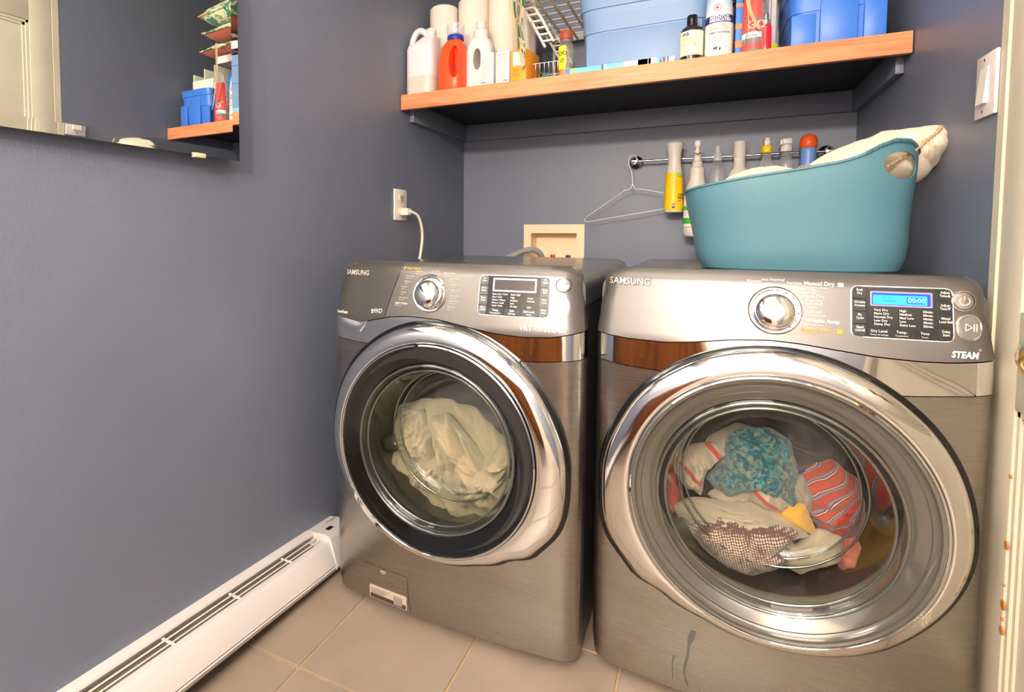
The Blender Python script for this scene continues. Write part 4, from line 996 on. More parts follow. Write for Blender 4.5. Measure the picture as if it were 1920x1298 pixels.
# c clear mister
c = bottle('clear_mist_bottle', 1.097, HOOKY, 1.155, 'clear plastic mist bottle hanging third from the left on the bar')
lat(c, 'body', [(.024, .0), (.028, .004), (.030, .03), (.030, .06), (.026, .10), (.020, .13), (.016, .15), (.013, .155)], CLEARP)
lat(c, 'mist_head', [(.016, .150), (.016, .172), (.013, .176), (.011, .186), (.0115, .198), (.010, .206), (.0001, .207)], glassy('frosted_cap', (.8, .79, .79, 1), base=.05, rough=.3, milky=.5))
# d white round
d = bottle('white_pump_bottle', 1.170, HOOKY, 1.165, 'round-shouldered white bottle with flat cap on the bar')
lat(d, 'body', [(.038, 0), (.042, .006), (.043, .03), (.042, .055), (.036, .085), (.026, .105), (.020, .112), (.0195, .145), (.018, .150)], MILK)
lat(d, 'cap', [(.0205, .148), (.0215, .152), (.0215, .198), (.0235, .202), (.0235, .207), (.018, .210), (.0001, .210)], WHITE)
b_ = bmesh.new(); lathe(b_, [(.0001, -.001), (.005, -.0005), (.006, .002)], 14, (-.004, -.0405, .062), 'Y'); obj('label_mark', b_, mat('mark_red', rgb(200, 50, 40), .5), d)
# e yellow collar
e_ = bottle('yellow_collar_spray_bottle', 1.2575, HOOKY, 1.20, 'small clear spray bottle with yellow collar and white nozzle on the bar')
lat(e_, 'body', [(.018, 0), (.022, .004), (.022, .09), (.014, .11), (.013, .130)], CLEARP)
lat(e_, 'collar', [(.0155, .125), (.0175, .127), (.0175, .148), (.015, .152)], YEL, n=24)
b_ = bmesh.new(); box(b_, -.010, .010, -.018, .012, .150, .172, bev=.004); box(b_, -.007, .007, -.012, .006, .165, .180, bev=.003); obj('nozzle', b_, WHITE, e_, smooth=35)
# f
f_ = bottle('white_nozzle_spray_bottle', 1.3185, HOOKY, 1.20, 'small clear spray bottle with all-white trigger nozzle on the bar')
lat(f_, 'body', [(.020, 0), (.023, .004), (.023, .09), (.016, .11), (.014, .130)], CLEARP)
lat(f_, 'collar', [(.0155, .125), (.0185, .127), (.0185, .150), (.0155, .154)], WHITE)
b_ = bmesh.new(); box(b_, -.016, .016, -.024, .012, .150, .172, bev=.005); box(b_, -.022, -.012, -.026, -.010, .148, .168, bev=.003); obj('nozzle', b_, WHITE, f_, smooth=35)
g_ = bottle('blue_tube_bottle', 1.386, HOOKY, 1.20, 'blue bottle with domed orange cap near the right end of the bar')
lat(g_, 'body', [(.020, 0), (.0235, .004), (.0235, .125), (.022, .134), (.019, .138)], mat('blue_tube', rgb(112, 150, 214), .35))
lat(g_, 'cap', [(.0235, .135), (.0265, .140), (.0275, .152), (.0255, .168), (.019, .178), (.008, .183), (.0001, .1835)], mat('orange_cap', rgb(240, 90, 34), .35))

# ------------------------------------------------------------------ things on the shelf
SH = SZ+.0005
def box_thing(name, x0, x1, y0, y1, h, m, label, cat='box', rz=0, lines=None, bev=.0012):
    t = thing(name, ((x0+x1)/2, (y0+y1)/2, SH), label, cat, rz=rz)
    w_, d_ = (x1-x0)/2, (y1-y0)/2
    boxo('carton', (-w_, w_, -d_, d_, 0, h), m, t, bev)
    if lines:
        text_join(lines, lambda x, z, hh: (x, -d_-.0006, z), lines_m, t)
    return t, w_, d_
lines_m = mat('fine_print', rgb(70, 68, 84), .6)
# 1 translucent jug
TRANS = mat('translucent_jug', rgb(232, 226, 226), .35, trans=.0, sss=.2)
JUG = glassy('jug_plastic', (.80, .79, .80, 1), base=.42, rough=.45)
jg = bottle('vinegar_jug', .066, -.545, SH, 'translucent plastic jug with a white cap at the left end of the shelf', 'jug')
def squircle_body(root, name, levels, m, e=4, n=40):
    b_ = bmesh.new(); rs = []
    for (ax, ay, z, ox) in levels:
        ring = []
        for i in range(n):
            x, y = sq(2*PI*i/n, ax, ay, e); ring.append(b_.verts.new((x+ox, y, z)))
        rs.append(ring)
    for p, q_ in zip(rs, rs[1:]):
        for i in range(n): b_.faces.new((p[i], p[(i+1) % n], q_[(i+1) % n], q_[i]))
    b_.faces.new(rs[0]); b_.faces.new(rs[-1])
    return obj(name, b_, m, root, smooth=45)
jb = squircle_body(jg, 'body', [(.050, .046, 0, 0), (.058, .054, .006, 0), (.060, .056, .02, 0), (.060, .056, .175, 0), (.056, .052, .19, 0), (.040, .038, .205, .012), (.026, .026, .222, .024), (.018, .018, .232, .030), (.017, .017, .240, .030)], mat('milky_plastic', rgb(222, 216, 218), .3))
squircle_body(jg, 'fill_level', [(.0602, .0562, .012, 0), (.0605, .0565, .014, 0), (.0605, .0565, .068, 0), (.0602, .0562, .070, 0)], mat('milky_liquid', rgb(206, 196, 186), .35))
b_ = bmesh.new(); tube(b_, smoothpath([(-.048, -.01, .180), (-.046, -.01, .215), (-.030, -.01, .245), (-.008, -.01, .252), (.012, -.005, .236), (.018, 0, .215)], 6), .0125, 12); obj('handle', b_, MATS['milky_plastic'], jg, smooth=60)
lat(jg, 'cap', [(.020, .236), (.021, .238), (.021, .252), (.019, .255), (.0001, .255)], WHITE, c=(.030, 0, 0))
# 2 orange detergent
dg = bottle('orange_detergent_bottle', .187, -.545, SH, 'orange-red liquid detergent bottle with blue collar and clear measuring cap')
ORG = mat('orange_plastic', rgb(250, 84, 40), .3)
ob = squircle_body(dg, 'body', [(.046, .040, 0, 0), (.050, .044, .008, 0), (.052, .045, .04, 0), (.052, .045, .10, .0), (.050, .043, .14, .002), (.044, .038, .170, .006), (.034, .032, .188, .010), (.026, .026, .196, .012)], ORG, e=3)
c_ = bmesh.new(); lathe(c_, [(.024, -.1), (.024, .1)], 28, (.024, 0, .108), 'Y', .85, 2.5); boolean_cut(ob, c_)
b_ = bmesh.new(); box(b_, .010, .046, -.012, .012, .04, .19, bev=.01, seg=3); obj('grip_core', b_, mat('orange_shade', rgb(236, 70, 34), .35), dg, smooth=35)
lat(dg, 'collar', [(.0275, .194), (.032, .196), (.032, .208), (.029, .214), (.024, .216)], mat('royal_blue', rgb(36, 58, 160), .35), c=(.012, 0, 0))
lat(dg, 'cap', [(.030, .212), (.033, .216), (.034, .252), (.0335, .256), (.0325, .252), (.0305, .218)], CLEARP, c=(.012, 0, 0))
# 3 white detergent
wd = bottle('white_softener_bottle', .284, -.498, SH, 'white softener bottle with a handle hole and ribbed white cap')
WP = mat('white_detergent_plastic', rgb(228, 222, 218), .3)
wb = squircle_body(wd, 'body', [(.048, .040, 0, 0), (.053, .044, .006, 0), (.054, .045, .03, 0), (.054, .045, .12, 0), (.053, .044, .155, 0), (.048, .040, .180, 0), (.036, .032, .198, 0), (.028, .028, .204, 0)], WP, e=3)
c_ = bmesh.new(); lathe(c_, [(.016, -.1), (.016, .1)], 28, (.002, 0, .118), 'Y', 1, 2.5); boolean_cut(wb, c_)
lat(wd, 'cap', [(.030, .200), (.0315, .204), (.030, .232), (.021, .240), (.0205, .262), (.019, .266), (.0001, .266)], WHITE, n=36)
# 4-6 cartons
CW = mat('carton_white', rgb(222, 216, 214), .5)
for k, (x0, x1, lab) in enumerate(((.3195, .3700, 'white carton of fine print next to the white softener bottle'), (.3775, .4285, 'white carton of fine print next to the orange carton'))):
    hh = .118-.002*k; tl = [('Directions for use', -.021, hh-.012, .0052), ]
    for r_ in range(13): tl.append((('use one sheet per load', 'keep out of reach of', 'children, store in a dry', 'place, softens fabrics', 'and reduces static')[r_ % 5], -.021, hh-.021-r_*.0068, .0042))
    t, w_, d_ = box_thing('dryer_sheet_box', x0, x1, -.592, -.550, hh, CW, lab, lines=tl)
    boxo('blue_bar', (.004 if k else -.022, .022 if k else -.004, -d_-.0007, -d_, .012, .0145), mat('ink_blue', rgb(60, 80, 170), .5), t)
ORC = mat('carton_orange', rgb(248, 158, 40), .45)
t, w_, d_ = box_thing('orange_carton', .4375, .4975, -.588, -.47, .115, ORC, 'orange cardboard carton between the white cartons and the wire tray', rz=-.12, lines=[(s, -.022, .05-k*.006, .0045) for k, s in enumerate(('baking soda', 'pure and natural', 'net wt 16 oz', 'odour absorber', 'for the laundry'))])
boxo('label_panel', (-.020, .020, -d_-.0008, -d_, .060, .108), CW, t)
# paper towel rolls behind
RLM = mat('paper_towel', rgb(232, 218, 204), .85, bump=.5, bscale=120)
for k, (x, y, r_, h) in enumerate(((.082, -.40, .058, .385), (.205, -.38, .062, .40), (.325, -.36, .060, .40))):
    t = thing('paper_towel_roll', (x, y, SH), ('upright paper towel roll at the far left behind the jug', 'upright paper towel roll standing behind the orange bottle', 'upright paper towel roll standing behind the white cartons')[k], 'paper towel', 'paper towel rolls')
    b_ = bmesh.new(); lathe(b_, [(.02, 0), (r_-.004, 0), (r_, .004), (r_, h-.006), (r_-.006, h), (.02, h), (.02, h-.02)], 40, (0, 0, 0), 'Z', caps=False); obj('paper', b_, RLM, t, smooth=40)
    b_ = bmesh.new(); lathe(b_, [(.0195, .001), (.0195, h-.001), (.017, h-.001), (.017, .001)], 24, (0, 0, 0), 'Z', caps=False); obj('core', b_, mat('cardboard', rgb(170, 140, 105), .8), t, smooth=40)
t = thing('wrapped_roll', (.404, -.300, SH), 'narrow grey-white wrapped roll standing behind the orange carton', 'paper roll')
b_ = bmesh.new(); lathe(b_, [(.034, 0), (.036, .004), (.036, .395), (.03, .40), (.0001, .40)], 28, (0, 0, 0), 'Z'); obj('paper', b_, mat('grey_wrap', rgb(206, 194, 184), .5), t, smooth=40)
# white plastic bracketed rack hanging/standing above
RK = mat('rack_white', rgb(236, 232, 224), .4)
t = thing('plastic_basket', (.62, -.28, 1.858), 'white slatted plastic basket raised above the shelf, cushions stacked on it', 'basket')
bx_ = bmesh.new()
X0_, X1_, Y0_, Y1_, H_ = -.17, .62, -.26, .24, .12
for i in range(17): 
    x = X0_+(X1_-X0_)*i/16; b_ = bmesh.new(); box(b_, x-.004, x+.004, Y0_, Y1_, .0, .006); obj('slat', b_, RK, t)
for j in range(9):
    y = Y0_+(Y1_-Y0_)*j/8; b_ = bmesh.new(); box(b_, X0_, X1_, y-.003, y+.003, .006, .011); obj('slat', b_, RK, t)
for (d_) in ((X0_-.004, X1_+.004, Y0_-.006, Y0_+.002, 0, .035), (X0_-.004, X1_+.004, Y1_-.002, Y1_+.006, 0, .035), (X0_-.006, X0_+.002, Y0_, Y1_, 0, .035), (X1_-.002, X1_+.006, Y0_, Y1_, 0, .035)): boxo('side_rail', d_, RK, t, .001)
for s_ in range(5):
    if s_ > 1: continue
    b_ = bmesh.new(); y = -.20+.30*s_
    p0, p1 = Vector((-.178, y, .03)), Vector((-.088, y+.04, -.135)); dv = p1-p0
    for e_ in (-.016, .016):
        q0, q1 = p0+Vector((e_, 0, e_*.5)), p1+Vector((e_, 0, e_*.5)); tube(b_, [q0, q0.lerp(q1, .5)+Vector((.004, 0, 0)), q1], .005, 6)
    obj('bracket', b_, RK, t)
    for k in range(7):
        c5 = p0+dv*(k+.5)/7; boxo('rung', (c5.x-.018, c5.x+.018, c5.y-.010, c5.y+.010, c5.z-.003, c5.z+.003), RK, t, .001)
for fx, fy in ((X0_+.0, Y1_-.01), (X1_, Y1_-.01), (X1_, Y0_+.125)):
    boxo('leg', (fx-.006, fx+.006, fy-.006, fy+.006, -.300, 0), RK, t)
# cushions on the rack (seen in the mirror)
def f_floral(nt, N, L, b):
    tc = N.new('ShaderNodeTexCoord'); n = N.new('ShaderNodeTexVoronoi'); n.inputs['Scale'].default_value = 11
    n2 = N.new('ShaderNodeTexNoise'); n2.inputs['Scale'].default_value = 7; n2.inputs['Detail'].default_value = 2; n2.inputs['Distortion'].default_value = 2
    r = N.new('ShaderNodeValToRGB'); r.color_ramp.interpolation = 'CONSTANT'; e = r.color_ramp.elements; e[0].position = 0; e[0].color = rgb(40, 140, 104); e[1].position = .46; e[1].color = rgb(248, 236, 196)
    x = e.new(.56); x.color = rgb(96, 180, 140); x = e.new(.62); x.color = rgb(248, 190, 130)
    L.new(tc.outputs['Object'], n2.inputs['Vector']); L.new(n2.outputs['Fac'], r.inputs[0]); L.new(r.outputs[0], b.inputs['Base Color'])
FLOR = patterned('floral_cotton', rgb(240, 230, 190), f_floral); TERR = fabric('terracotta_cotton', rgb(206, 96, 62))
def cushion(x, y, z, ax, ay, th, label, k, tw=0):
    t = thing('seat_cushion', (x, y, z), label, 'cushion', 'cushions stacked above the shelf', rz=tw)
    for nm, m_, s_ in (('top_cover', FLOR, .62), ('underside', FLOR if k > 9 else TERR, -.38)):
        b_ = bmesh.new(); g = 22; G_ = [[None]*(g+1) for _ in range(g+1)]
        for i in range(g+1):
            for j in range(g+1):
                u, v = -1+2*i/g, -1+2*j/g; d_ = (1-abs(u)**3.2)*(1-abs(v)**3.2); pinch = 1-.05*abs(u*v)
                G_[i][j] = b_.verts.new((u*ax*pinch, v*ay*pinch, th*.38+s_*th*max(0, d_)**.45+.010*noise.noise(Vector((u*2+k, v*2, k)))))
        for i in range(g):
            for j in range(g): b_.faces.new((G_[i][j], G_[i+1][j], G_[i+1][j+1], G_[i][j+1]))
        obj(nm, b_, m_, t, smooth=80)
    b_ = bmesh.new()
    P4 = [(-1, -1), (1, -1), (1, 1), (-1, 1), (-1, -1)]; pts = []
    for (a0, b0), (a1, b1) in zip(P4, P4[1:]):
        for q4 in range(12): u, v = a0+(a1-a0)*q4/12, b0+(b1-b0)*q4/12; pn = 1-.05*abs(u*v); pts.append((u*ax*pn, v*ay*pn, th*.38+.010*noise.noise(Vector((u*2+k, v*2, k)))))
    pts.append(pts[0]); tube(b_, pts, .004, 6, caps=False); obj('piping', b_, FLOR, t, smooth=60)
    return t
cz_ = 1.890
for k, (x, y, th, tw) in enumerate(((1.10, -.36, .066, .03), (1.08, -.36, .070, -.04), (1.11, -.36, .115, .05), (1.08, -.34, .08, 0))):
    cushion(x, y, cz_+.006, .235, .235, th, ('lowest floral cushion of the stack above the shelf', 'second floral cushion from the bottom of the stack', 'third floral cushion from the bottom of the stack', 'topmost floral cushion of the stack above the shelf')[k], (0, 3.1, 11, 12.4)[k], tw); cz_ += th+.010
# cushion ties hanging in front of the shelf
def ribbon(root, pts, w_, name='strand', twist=0, m=None, k=0):
    b_ = bmesh.new(); P = smoothpath(pts, 6); prev = None
    for i, p in enumerate(P):
        a = twist*i/len(P)+k; dv = Vector((math.cos(a)*w_, math.sin(a)*w_*.6, 0))
        cur = (b_.verts.new(p-dv), b_.verts.new(p+dv))
        if prev: b_.faces.new((prev[0], prev[1], cur[1], cur[0]))
        prev = cur
    bmesh.ops.solidify(b_, geom=b_.faces[:], thickness=.0012)
    return obj(name, b_, m or FLOR, root, smooth=60)
t = thing('fabric_ties', (.462, -.610, 1.60), 'bunch of cream and green floral ties hanging in front of the orange carton', 'fabric ties')
TIE = fabric('tie_cotton', rgb(240, 222, 170))
for k, (dx_, bz_, w_, m_) in enumerate(((-.020, .055, .0045, TIE), (-.008, .012, .005, FLOR), (.002, .000, .006, FLOR), (.012, .030, .005, TIE), (.017, .006, .0035, FLOR), (-.014, .09, .004, TIE))):
    ribbon(t, [(dx_*1.0, 0, .33), (dx_*1.1, .004*k-.01, .22), (dx_*.6+.006, -.004, .14), (dx_*.8+.014, 0, .07), (dx_*.4+.022, -.002, bz_)], w_, twist=1.6, k=k*.7, m=m_)
t = thing('fabric_ties', (1.150, -.628, 1.59), 'loose cream floral ties hanging in front of the clear red-labelled bottle', 'fabric ties')
for k, (pts, w_, m_) in enumerate((([(-.004, 0, .33), (-.002, 0, .20), (.010, -.004, .10), (.024, 0, .055), (.040, 0, .022)], .0055, TIE), ([(.006, 0, .33), (.004, 0, .18), (.010, .004, .09), (.012, 0, .03), (.002, 0, -.010)], .003, TIE), ([(.012, 0, .33), (.016, .003, .20), (.026, 0, .11), (.022, 0, .06)], .005, FLOR))):
    ribbon(t, pts, w_, twist=.7, k=k*.5, m=m_)
# wire tray with binder clip
WIRE = mat('wire_chrome', (.7, .7, .7, 1), .2, 1)
t = thing('wire_tray', (.548, -.50, SH), 'small chrome wire tray holding a teal binder clip on the shelf', 'wire tray')
for zz in (.004, .062):
    b_ = bmesh.new(); tube(b_, [(-.040, -.07, zz), (.048, -.07, zz), (.048, .08, zz), (-.040, .08, zz), (-.040, -.07, zz)], .0018, 7, caps=False); obj('frame_wire', b_, WIRE, t, smooth=60)
for k in range(6):
    x = -.030+.0155*k; b_ = bmesh.new(); tube(b_, [(x, -.07, .062), (x, -.07, .004), (x, .08, .004), (x, .08, .062)], .0012, 6); obj('cross_wire', b_, WIRE, t, smooth=60)
bc_ = thing('binder_clip', (.545, -.545, SH+.012), 'teal binder clip lying in the wire tray', 'clip')
b_ = bmesh.new(); v_ = [b_.verts.new(p) for p in ((-.018, -.005, 0), (.018, -.005, 0), (.006, -.002, .020), (-.006, -.002, .020), (-.018, .010, 0), (.018, .010, 0), (.006, .006, .020), (-.006, .006, .020))]
for f4 in ((0, 1, 2, 3), (4, 5, 6, 7), (0, 1, 5, 4), (3, 2, 6, 7), (0, 3, 7, 4), (1, 2, 6, 5)): b_.faces.new([v_[i] for i in f4])
obj('clamp', b_, mat('teal_enamel', rgb(20, 128, 118), .3), bc_)
for s_ in (-1, 1):
    b_ = bmesh.new(); tube(b_, [(s_*.002, 0, .018), (s_*.018, -.002, .024), (s_*.022, -.002, .010), (s_*.012, -.002, .002)], .0015, 6); obj('wing', b_, MATS['teal_enamel'], bc_, smooth=60)
# bottle with yellow label and brown cap
t = bottle('glue_bottle', .6205, -.555, SH, 'slim clear bottle with a yellow label and brown cap beside the grey-blue tote')
lat(t, 'body', [(.022, 0), (.025, .004), (.025, .110), (.022, .118), (.017, .122), (.017, .132)], glassy('clear_bottle', (.85, .82, .74, 1), base=.03, rough=.1, milky=.15))
lat(t, 'liquid', [(.0235, .003), (.0238, .034), (.0001, .034)], mat('amber_liquid', rgb(226, 150, 30), .3))
b_ = bmesh.new(); lathe(b_, [(.0256, .03), (.0256, .108)], 32, (0, 0, 0), 'Z', caps=False)
bmesh.ops.delete(b_, geom=[f for f in b_.faces if f.calc_center_median().x > .004], context='FACES'); obj('label', b_, mat('label_bright_yellow', rgb(246, 222, 30), .45), t)
wraptext([('OO', -.020, .082, .020, 0, .0006), ('O', -.012, .058, .018, 0, .0006)], .0260, INK, t, a0=-PI/2-.1)
lat(t, 'cap', [(.018, .130), (.0225, .134), (.0225, .158), (.020, .162), (.0001, .162)], mat('brown_cap', rgb(158, 74, 44), .5)); lat(t, 'neck_ring', [(.017, .120), (.020, .122), (.020, .134), (.018, .136)], mat('grey_cap', rgb(116, 106, 104), .5))
# totes
def tote(name, x0, x1, y0, y1, h, m, label, ribs, lip=.03, zl=.35):
    cx_, cy_ = (x0+x1)/2, (y0+y1)/2; t = thing(name, (cx_, cy_, SH), label, 'storage bin'); wx, wy = (x1-x0)/2, (y1-y0)/2
    b_ = bmesh.new(); rs = []; n = 56
    for (s, z) in ((.90, .0), (.93, .003), (.935, .012), (1.0*.955, .55*h), (.955+.018, .555*h), (.985, .82*h), (1.02, .835*h), (1.03, h), (1.015, h), (1.0, .84*h), (.94, .55*h), (.915, .02), (.90, .008)):
        rs.append([b_.verts.new((*sq(2*PI*i/n, wx*s, wy*s, 7), z)) for i in range(n)])
    for p, q_ in zip(rs, rs[1:]):
        for i in range(n): b_.faces.new((p[i], p[(i+1) % n], q_[(i+1) % n], q_[i]))
    b_.faces.new(rs[0]); b_.faces.new(rs[-1]); obj('tub', b_, m, t, smooth=30)
    for rx0, rx1, rz0, rz1 in ribs:
        b_ = bmesh.new(); box(b_, rx0*wx, rx1*wx, -wy*.975-.004, -wy*.90, rz0*h, rz1*h, bev=.004, seg=2); obj('rib_panel', b_, m, t, smooth=35)
    return t
GB = mat('grey_blue_plastic', rgb(122, 152, 190), .42, bump=.15, bscale=300)
tote('storage_tote', .655, 1.070, -.532, -.19, .275, GB, 'large grey-blue plastic tote in the middle of the shelf', [(-.86, .86, .02, .53)])
BB = mat('bright_blue_plastic', rgb(62, 120, 214), .38, bump=.1, bscale=300)
tote('storage_tote', 1.262, 1.500, -.575, -.24, .185, BB, 'bright blue plastic tote at the right end of the shelf', [(-.92, -.42, .03, .52), (.50, .93, .03, .62), (-.34, .40, .03, .80)])
t = thing('file_holder', (1.40, -.40, SH+.020), 'white plastic file holder standing inside the bright blue tote', 'file holder')
b_ = bmesh.new(); box(b_, -.075, .075, -.10, .10, 0, .004); box(b_, -.085, -.075, -.10, .10, 0, .30, bev=.002); box(b_, -.005, .001, -.10, .10, 0, .29, bev=.002); box(b_, .075, .085, -.10, .10, 0, .27, bev=.002); box(b_, -.085, .085, -.104, -.098, 0, .235, bev=.002)
obj('body', b_, mat('holder_white', rgb(244, 240, 222), .4), t, smooth=35)
# flat packages lying along the front edge
def pkg(x0, x1, label, m, segs, h=.017):
    t = thing('flat_box', ((x0+x1)/2, -.594, SH), label, 'box'); w_ = (x1-x0)/2
    boxo('carton', (-w_, w_, -.018, .018, 0, h), m, t, .001)
    for a0, a1, m2 in segs: boxo('print', (-w_+a0*2*w_, -w_+a1*2*w_, -.0186, -.017, .001, h+.0005), m2, t)
    return t
SKY = mat('print_sky', rgb(110, 196, 240), .45); PW = mat('print_white', rgb(246, 240, 240), .45); PN = mat('print_navy', rgb(50, 60, 130), .45); PG = mat('print_green', rgb(130, 200, 130), .45); PB = mat('print_brown', rgb(120, 70, 60), .45); PBL = mat('print_blue', rgb(70, 120, 210), .45)
pkg(.632, .926, 'long light-blue flat box lying along the shelf edge before the grey tote', SKY, [(0, .05, PBL), (.06, .13, PG), (.40, .42, PN), (.425, .45, PW), (.62, .64, PG), (.64, .97, PW), (.78, .88, PBL), (.885, .91, PG)])
pkg(.934, .968, 'short brown and white flat box between the long box and the amber bottle', PW, [(0, .25, PB), (.35, .5, PN), (.6, .62, PB)], .016)
# amber lotion bottle
t = bottle('lotion_bottle', 1.0125, -.574, SH, 'small dark bottle with black cap and cream label on the shelf')
AMB = mat('dark_amber', rgb(44, 30, 26), .15, coat=.4)
lat(t, 'body', [(.029, 0), (.032, .003), (.0325, .01), (.0325, .090), (.030, .098), (.022, .106), (.014, .110)], AMB); lat(t, 'cap', [(.0150, .108), (.0152, .110), (.0152, .138), (.0135, .141), (.0001, .1415)], BLACK)
b_ = bmesh.new(); lathe(b_, [(.0328, .014), (.0328, .088)], 48, (0, 0, 0), 'Z', caps=False); obj('label', b_, mat('label_cream', rgb(250, 232, 208), .5), t)
wraptext([('mb', -.028, .078, .018, 0, .0004)], .0332, INK, t); wraptext([('AMBER', -.026, .062, .010, 0, .0002), ('LOTION', -.026, .053, .010, 0, .0002), ('LIN STEM', -.026, .044, .010, 0, .0002), ('━━━━━━━', -.026, .018, .008, 0, .0004)], .0332, mat('ink_gold', rgb(230, 180, 90), .5), t)
wraptext([('with natural oils', -.026, .035, .005), ('for dry skin 8 oz', -.026, .029, .005)], .0332, INK, t, name='fine_lettering')
# shampoo
t = bottle('pet_shampoo_bottle', 1.0865, -.560, SH, 'tall white and sky-blue medicated pet shampoo bottle on the shelf')
def f_grad(nt, N, L, b):
    tc = N.new('ShaderNodeTexCoord'); s = N.new('ShaderNodeSeparateXYZ'); r = N.new('ShaderNodeValToRGB'); e = r.color_ramp.elements
    mr = N.new('ShaderNodeMapRange'); mr.inputs[1].default_value = 0; mr.inputs[2].default_value = .22
    e[0].position = .50; e[0].color = rgb(244, 236, 224); e[1].position = .95; e[1].color = rgb(86, 176, 238)
    L.new(tc.outputs['Object'], s.inputs[0]); L.new(s.outputs[2], mr.inputs[0]); L.new(mr.outputs[0], r.inputs[0]); L.new(r.outputs[0], b.inputs['Base Color'])
m_ = mat('shampoo_label', rgb(240, 236, 230), .35); f_grad(m_.node_tree, m_.node_tree.nodes, m_.node_tree.links, m_.node_tree.nodes['Principled BSDF'])
lat(t, 'body', [(.034, 0), (.038, .004), (.0385, .02), (.0385, .10), (.037, .14), (.034, .19), (.028, .215), (.016, .225), (.014, .232)], m_)
lat(t, 'cap', [(.016, .230), (.017, .232), (.017, .258), (.010, .262), (.008, .290), (.0001, .292)], mat('cap_blue', rgb(50, 130, 220), .35))
b_ = bmesh.new(); lathe(b_, [(.0389, .102), (.0385, .124)], 48, (0, 0, 0), 'Z', caps=False); obj('label_band', b_, mat('navy_band', rgb(44, 50, 120), .4), t)
wraptext([('ANTI-ITCH', -.028, .1180, .0115, .1, .0005), ('MEDICATED', -.028, .1085, .0115, .1, .0005)], .0394, PW, t)
wraptext([('OATMEAL', -.026, .094, .0105), ('SHAMPOO', -.030, .0835, .012)], .0391, mat('ink_grey', rgb(120, 116, 112), .5), t); wraptext([('DEEP CLEANSING', -.028, .072, .0078, 0, .0002), ('Fast-Acting', -.018, .061, .0058), ('Allergy Relief', -.019, .055, .0058), ('soothes skin, cleans coat', -.026, .047, .0042), ('20 fl oz', -.012, .008, .0045)], .0391, INK, t)
wraptext([('oxi', -.028, .176, .022, .2)], .0375, PW, t, name='upper_lettering')
b_ = bmesh.new()
tube(b_, [((.0382)*math.cos(-PI/2-.12+.009/.038*math.cos(a)), .0382*math.sin(-PI/2-.12+.009/.038*math.cos(a)), .146+.0095*math.sin(a)) for a in [2*PI*i/20 for i in range(21)]], .0007, 5, caps=False)
box(b_, -.0095, -.0015, -.0395, -.037, .1445, .1475); box(b_, -.0070, -.0040, -.0395, -.037, .142, .150); obj('cross_mark', b_, mat('cross_red', rgb(220, 50, 40), .4), t)
b_ = bmesh.new()
for d_ in ((-.014, -.004, .024, .029), (-.014, -.0125, .019, .025), (-.0065, -.005, .019, .025), (-.005, -.002, .027, .031), (.001, .006, .020, .026), (.0035, .006, .025, .028)): box(b_, d_[0], d_[1], -.0398, -.0380, d_[2], d_[3])
obj('animal_mark', b_, INK, t)
# thin blue-orange pack behind
t, w_, d_ = box_thing('striped_carton', 1.131, 1.150, -.56, -.46, .235, mat('carton_blue', rgb(50, 120, 210), .45), 'narrow blue and orange carton squeezed between shampoo and red-labelled bottle')
for z0_, z1_ in ((.03, .05), (.085, .10), (.15, .16)): boxo('print', (-w_, w_, -d_-.0008, -d_, z0_, z1_), mat('print_orange', rgb(236, 120, 50), .45), t)
# clear bottle red label
t = bottle('clear_cleaner_bottle', 1.179, -.573, SH, 'clear cleaner bottle with a red label at the centre right of the shelf')
lat(t, 'body', [(.028, 0), (.031, .004), (.031, .10), (.029, .15), (.024, .19), (.014, .22), (.013, .24)], glassy('clear_bottle_pink', (.92, .86, .84, 1), base=.03, rough=.1, milky=.2))
RL = mat('label_red', rgb(228, 84, 76), .45)
for z0_, z1_, mm in ((.010, .026, RL), (.042, .058, PW), (.060, .095, RL), (.10, .19, RL)):
    b_ = bmesh.new(); rr = lambda z: lerp(z, [(0, .0314), (.10, .0314), (.15, .0294), (.19, .0244)])
    lathe(b_, [(rr(z0_), z0_), (rr((z0_+z1_)/2), (z0_+z1_)/2), (rr(z1_), z1_)], 40, (0, 0, 0), 'Z', caps=False)
    bmesh.ops.delete(b_, geom=[f for f in b_.faces if f.calc_center_median().y > -.004 or f.calc_center_median().x > .018], context='FACES'); obj('label', b_, mm, t, smooth=60)
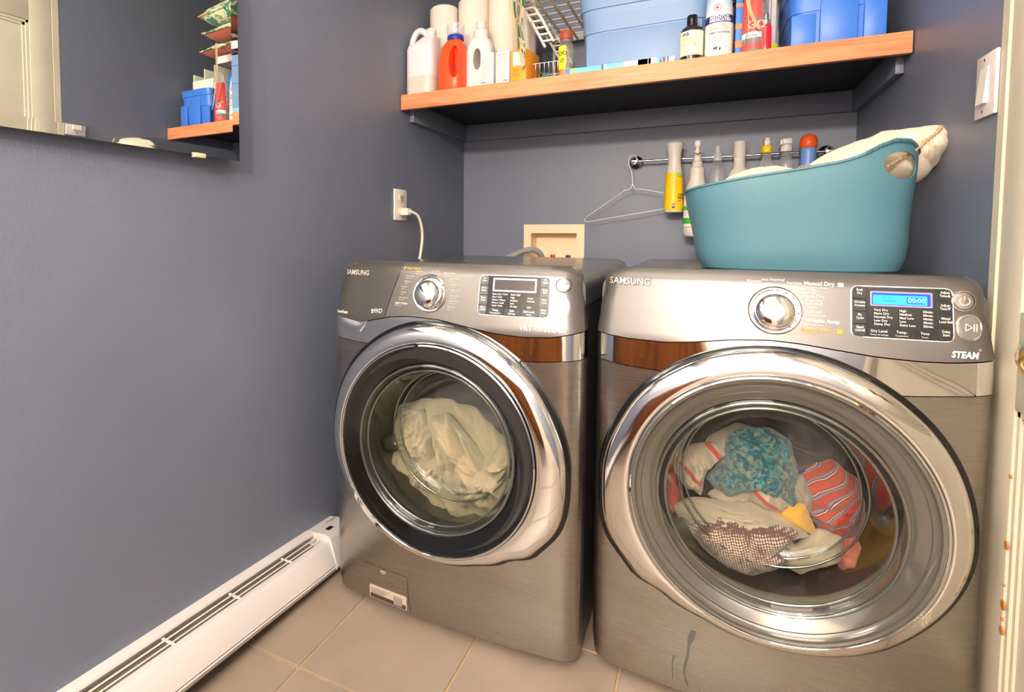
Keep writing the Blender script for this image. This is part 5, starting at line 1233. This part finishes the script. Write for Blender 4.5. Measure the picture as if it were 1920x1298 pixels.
wraptext([('GO', -.021, .078, .034, 0, .0006)], .0318, PW, t); wraptext([('THE', -.008, .054, .006), ('CLEAN', -.024, .047, .010, 0, .0002)], .0318, mat('ink_slate', rgb(70, 90, 110), .5), t)
# red small spray
t = bottle('red_spray_bottle', 1.2085, -.578, SH, 'small bright red spray bottle with a clear nozzle near the blue tote')
lat(t, 'body', [(.0135, 0), (.0152, .002), (.0155, .01), (.0155, .070), (.0135, .078), (.010, .080)], mat('red_liquid', rgb(226, 34, 48), .12, coat=.5)); lat(t, 'collar', [(.0125, .078), (.0135, .080), (.0130, .092), (.009, .096)], glassy('nozzle_clear', (.85, .8, .8, 1), base=.25, rough=.2)); lat(t, 'nozzle', [(.0085, .094), (.0085, .110), (.007, .113), (.0001, .113)], MATS['nozzle_clear'])
t = bottle('clear_round_bottle', 1.222, -.52, SH, 'clear bottle with a yellow-green label behind the red spray bottle')
lat(t, 'body', [(.022, 0), (.024, .004), (.024, .13), (.020, .16), (.018, .20), (.0175, .22)], CLEARP); lat(t, 'label', [(.0244, .008), (.0246, .009), (.0246, .034), (.0244, .035)], mat('label_lime', rgb(200, 210, 40), .4)); lat(t, 'cap', [(.019, .215), (.021, .218), (.021, .235), (.0001, .236)], CLEARP)

# ------------------------------------------------------------------ behind the camera (guessed cabinet, added so the chrome reflects brown)
cbn = thing('wooden_cabinet', (.46, -3.30, 0), 'low brown wooden cabinet added behind the viewer to give the chrome brown reflections', 'cabinet')
boxo('body', (-.44, .44, -.25, .22, .06, .74), BROWNWOOD, cbn, .006); boxo('top', (-.455, .455, -.27, .25, .74, .77), BROWNWOOD, cbn, .006); boxo('plinth', (-.42, .42, -.23, .20, 0, .06), BROWNWOOD, cbn)
for s_ in (-1, 1):
    dd = boxo('door', (s_*.22-.205, s_*.22+.205, .218, .238, .09, .71), BROWNWOOD, cbn, .006); boxo('panel', (s_*.22-.15, s_*.22+.15, .236, .246, .15, .65), BROWNWOOD, dd, .010)
    b_ = bmesh.new(); lathe(b_, [(.006, .238), (.006, .250), (.013, .256), (.013, .264), (.0001, .268)], 16, (s_*.035, 0, .36), 'Y'); obj('knob', b_, BRASS, dd, smooth=40)
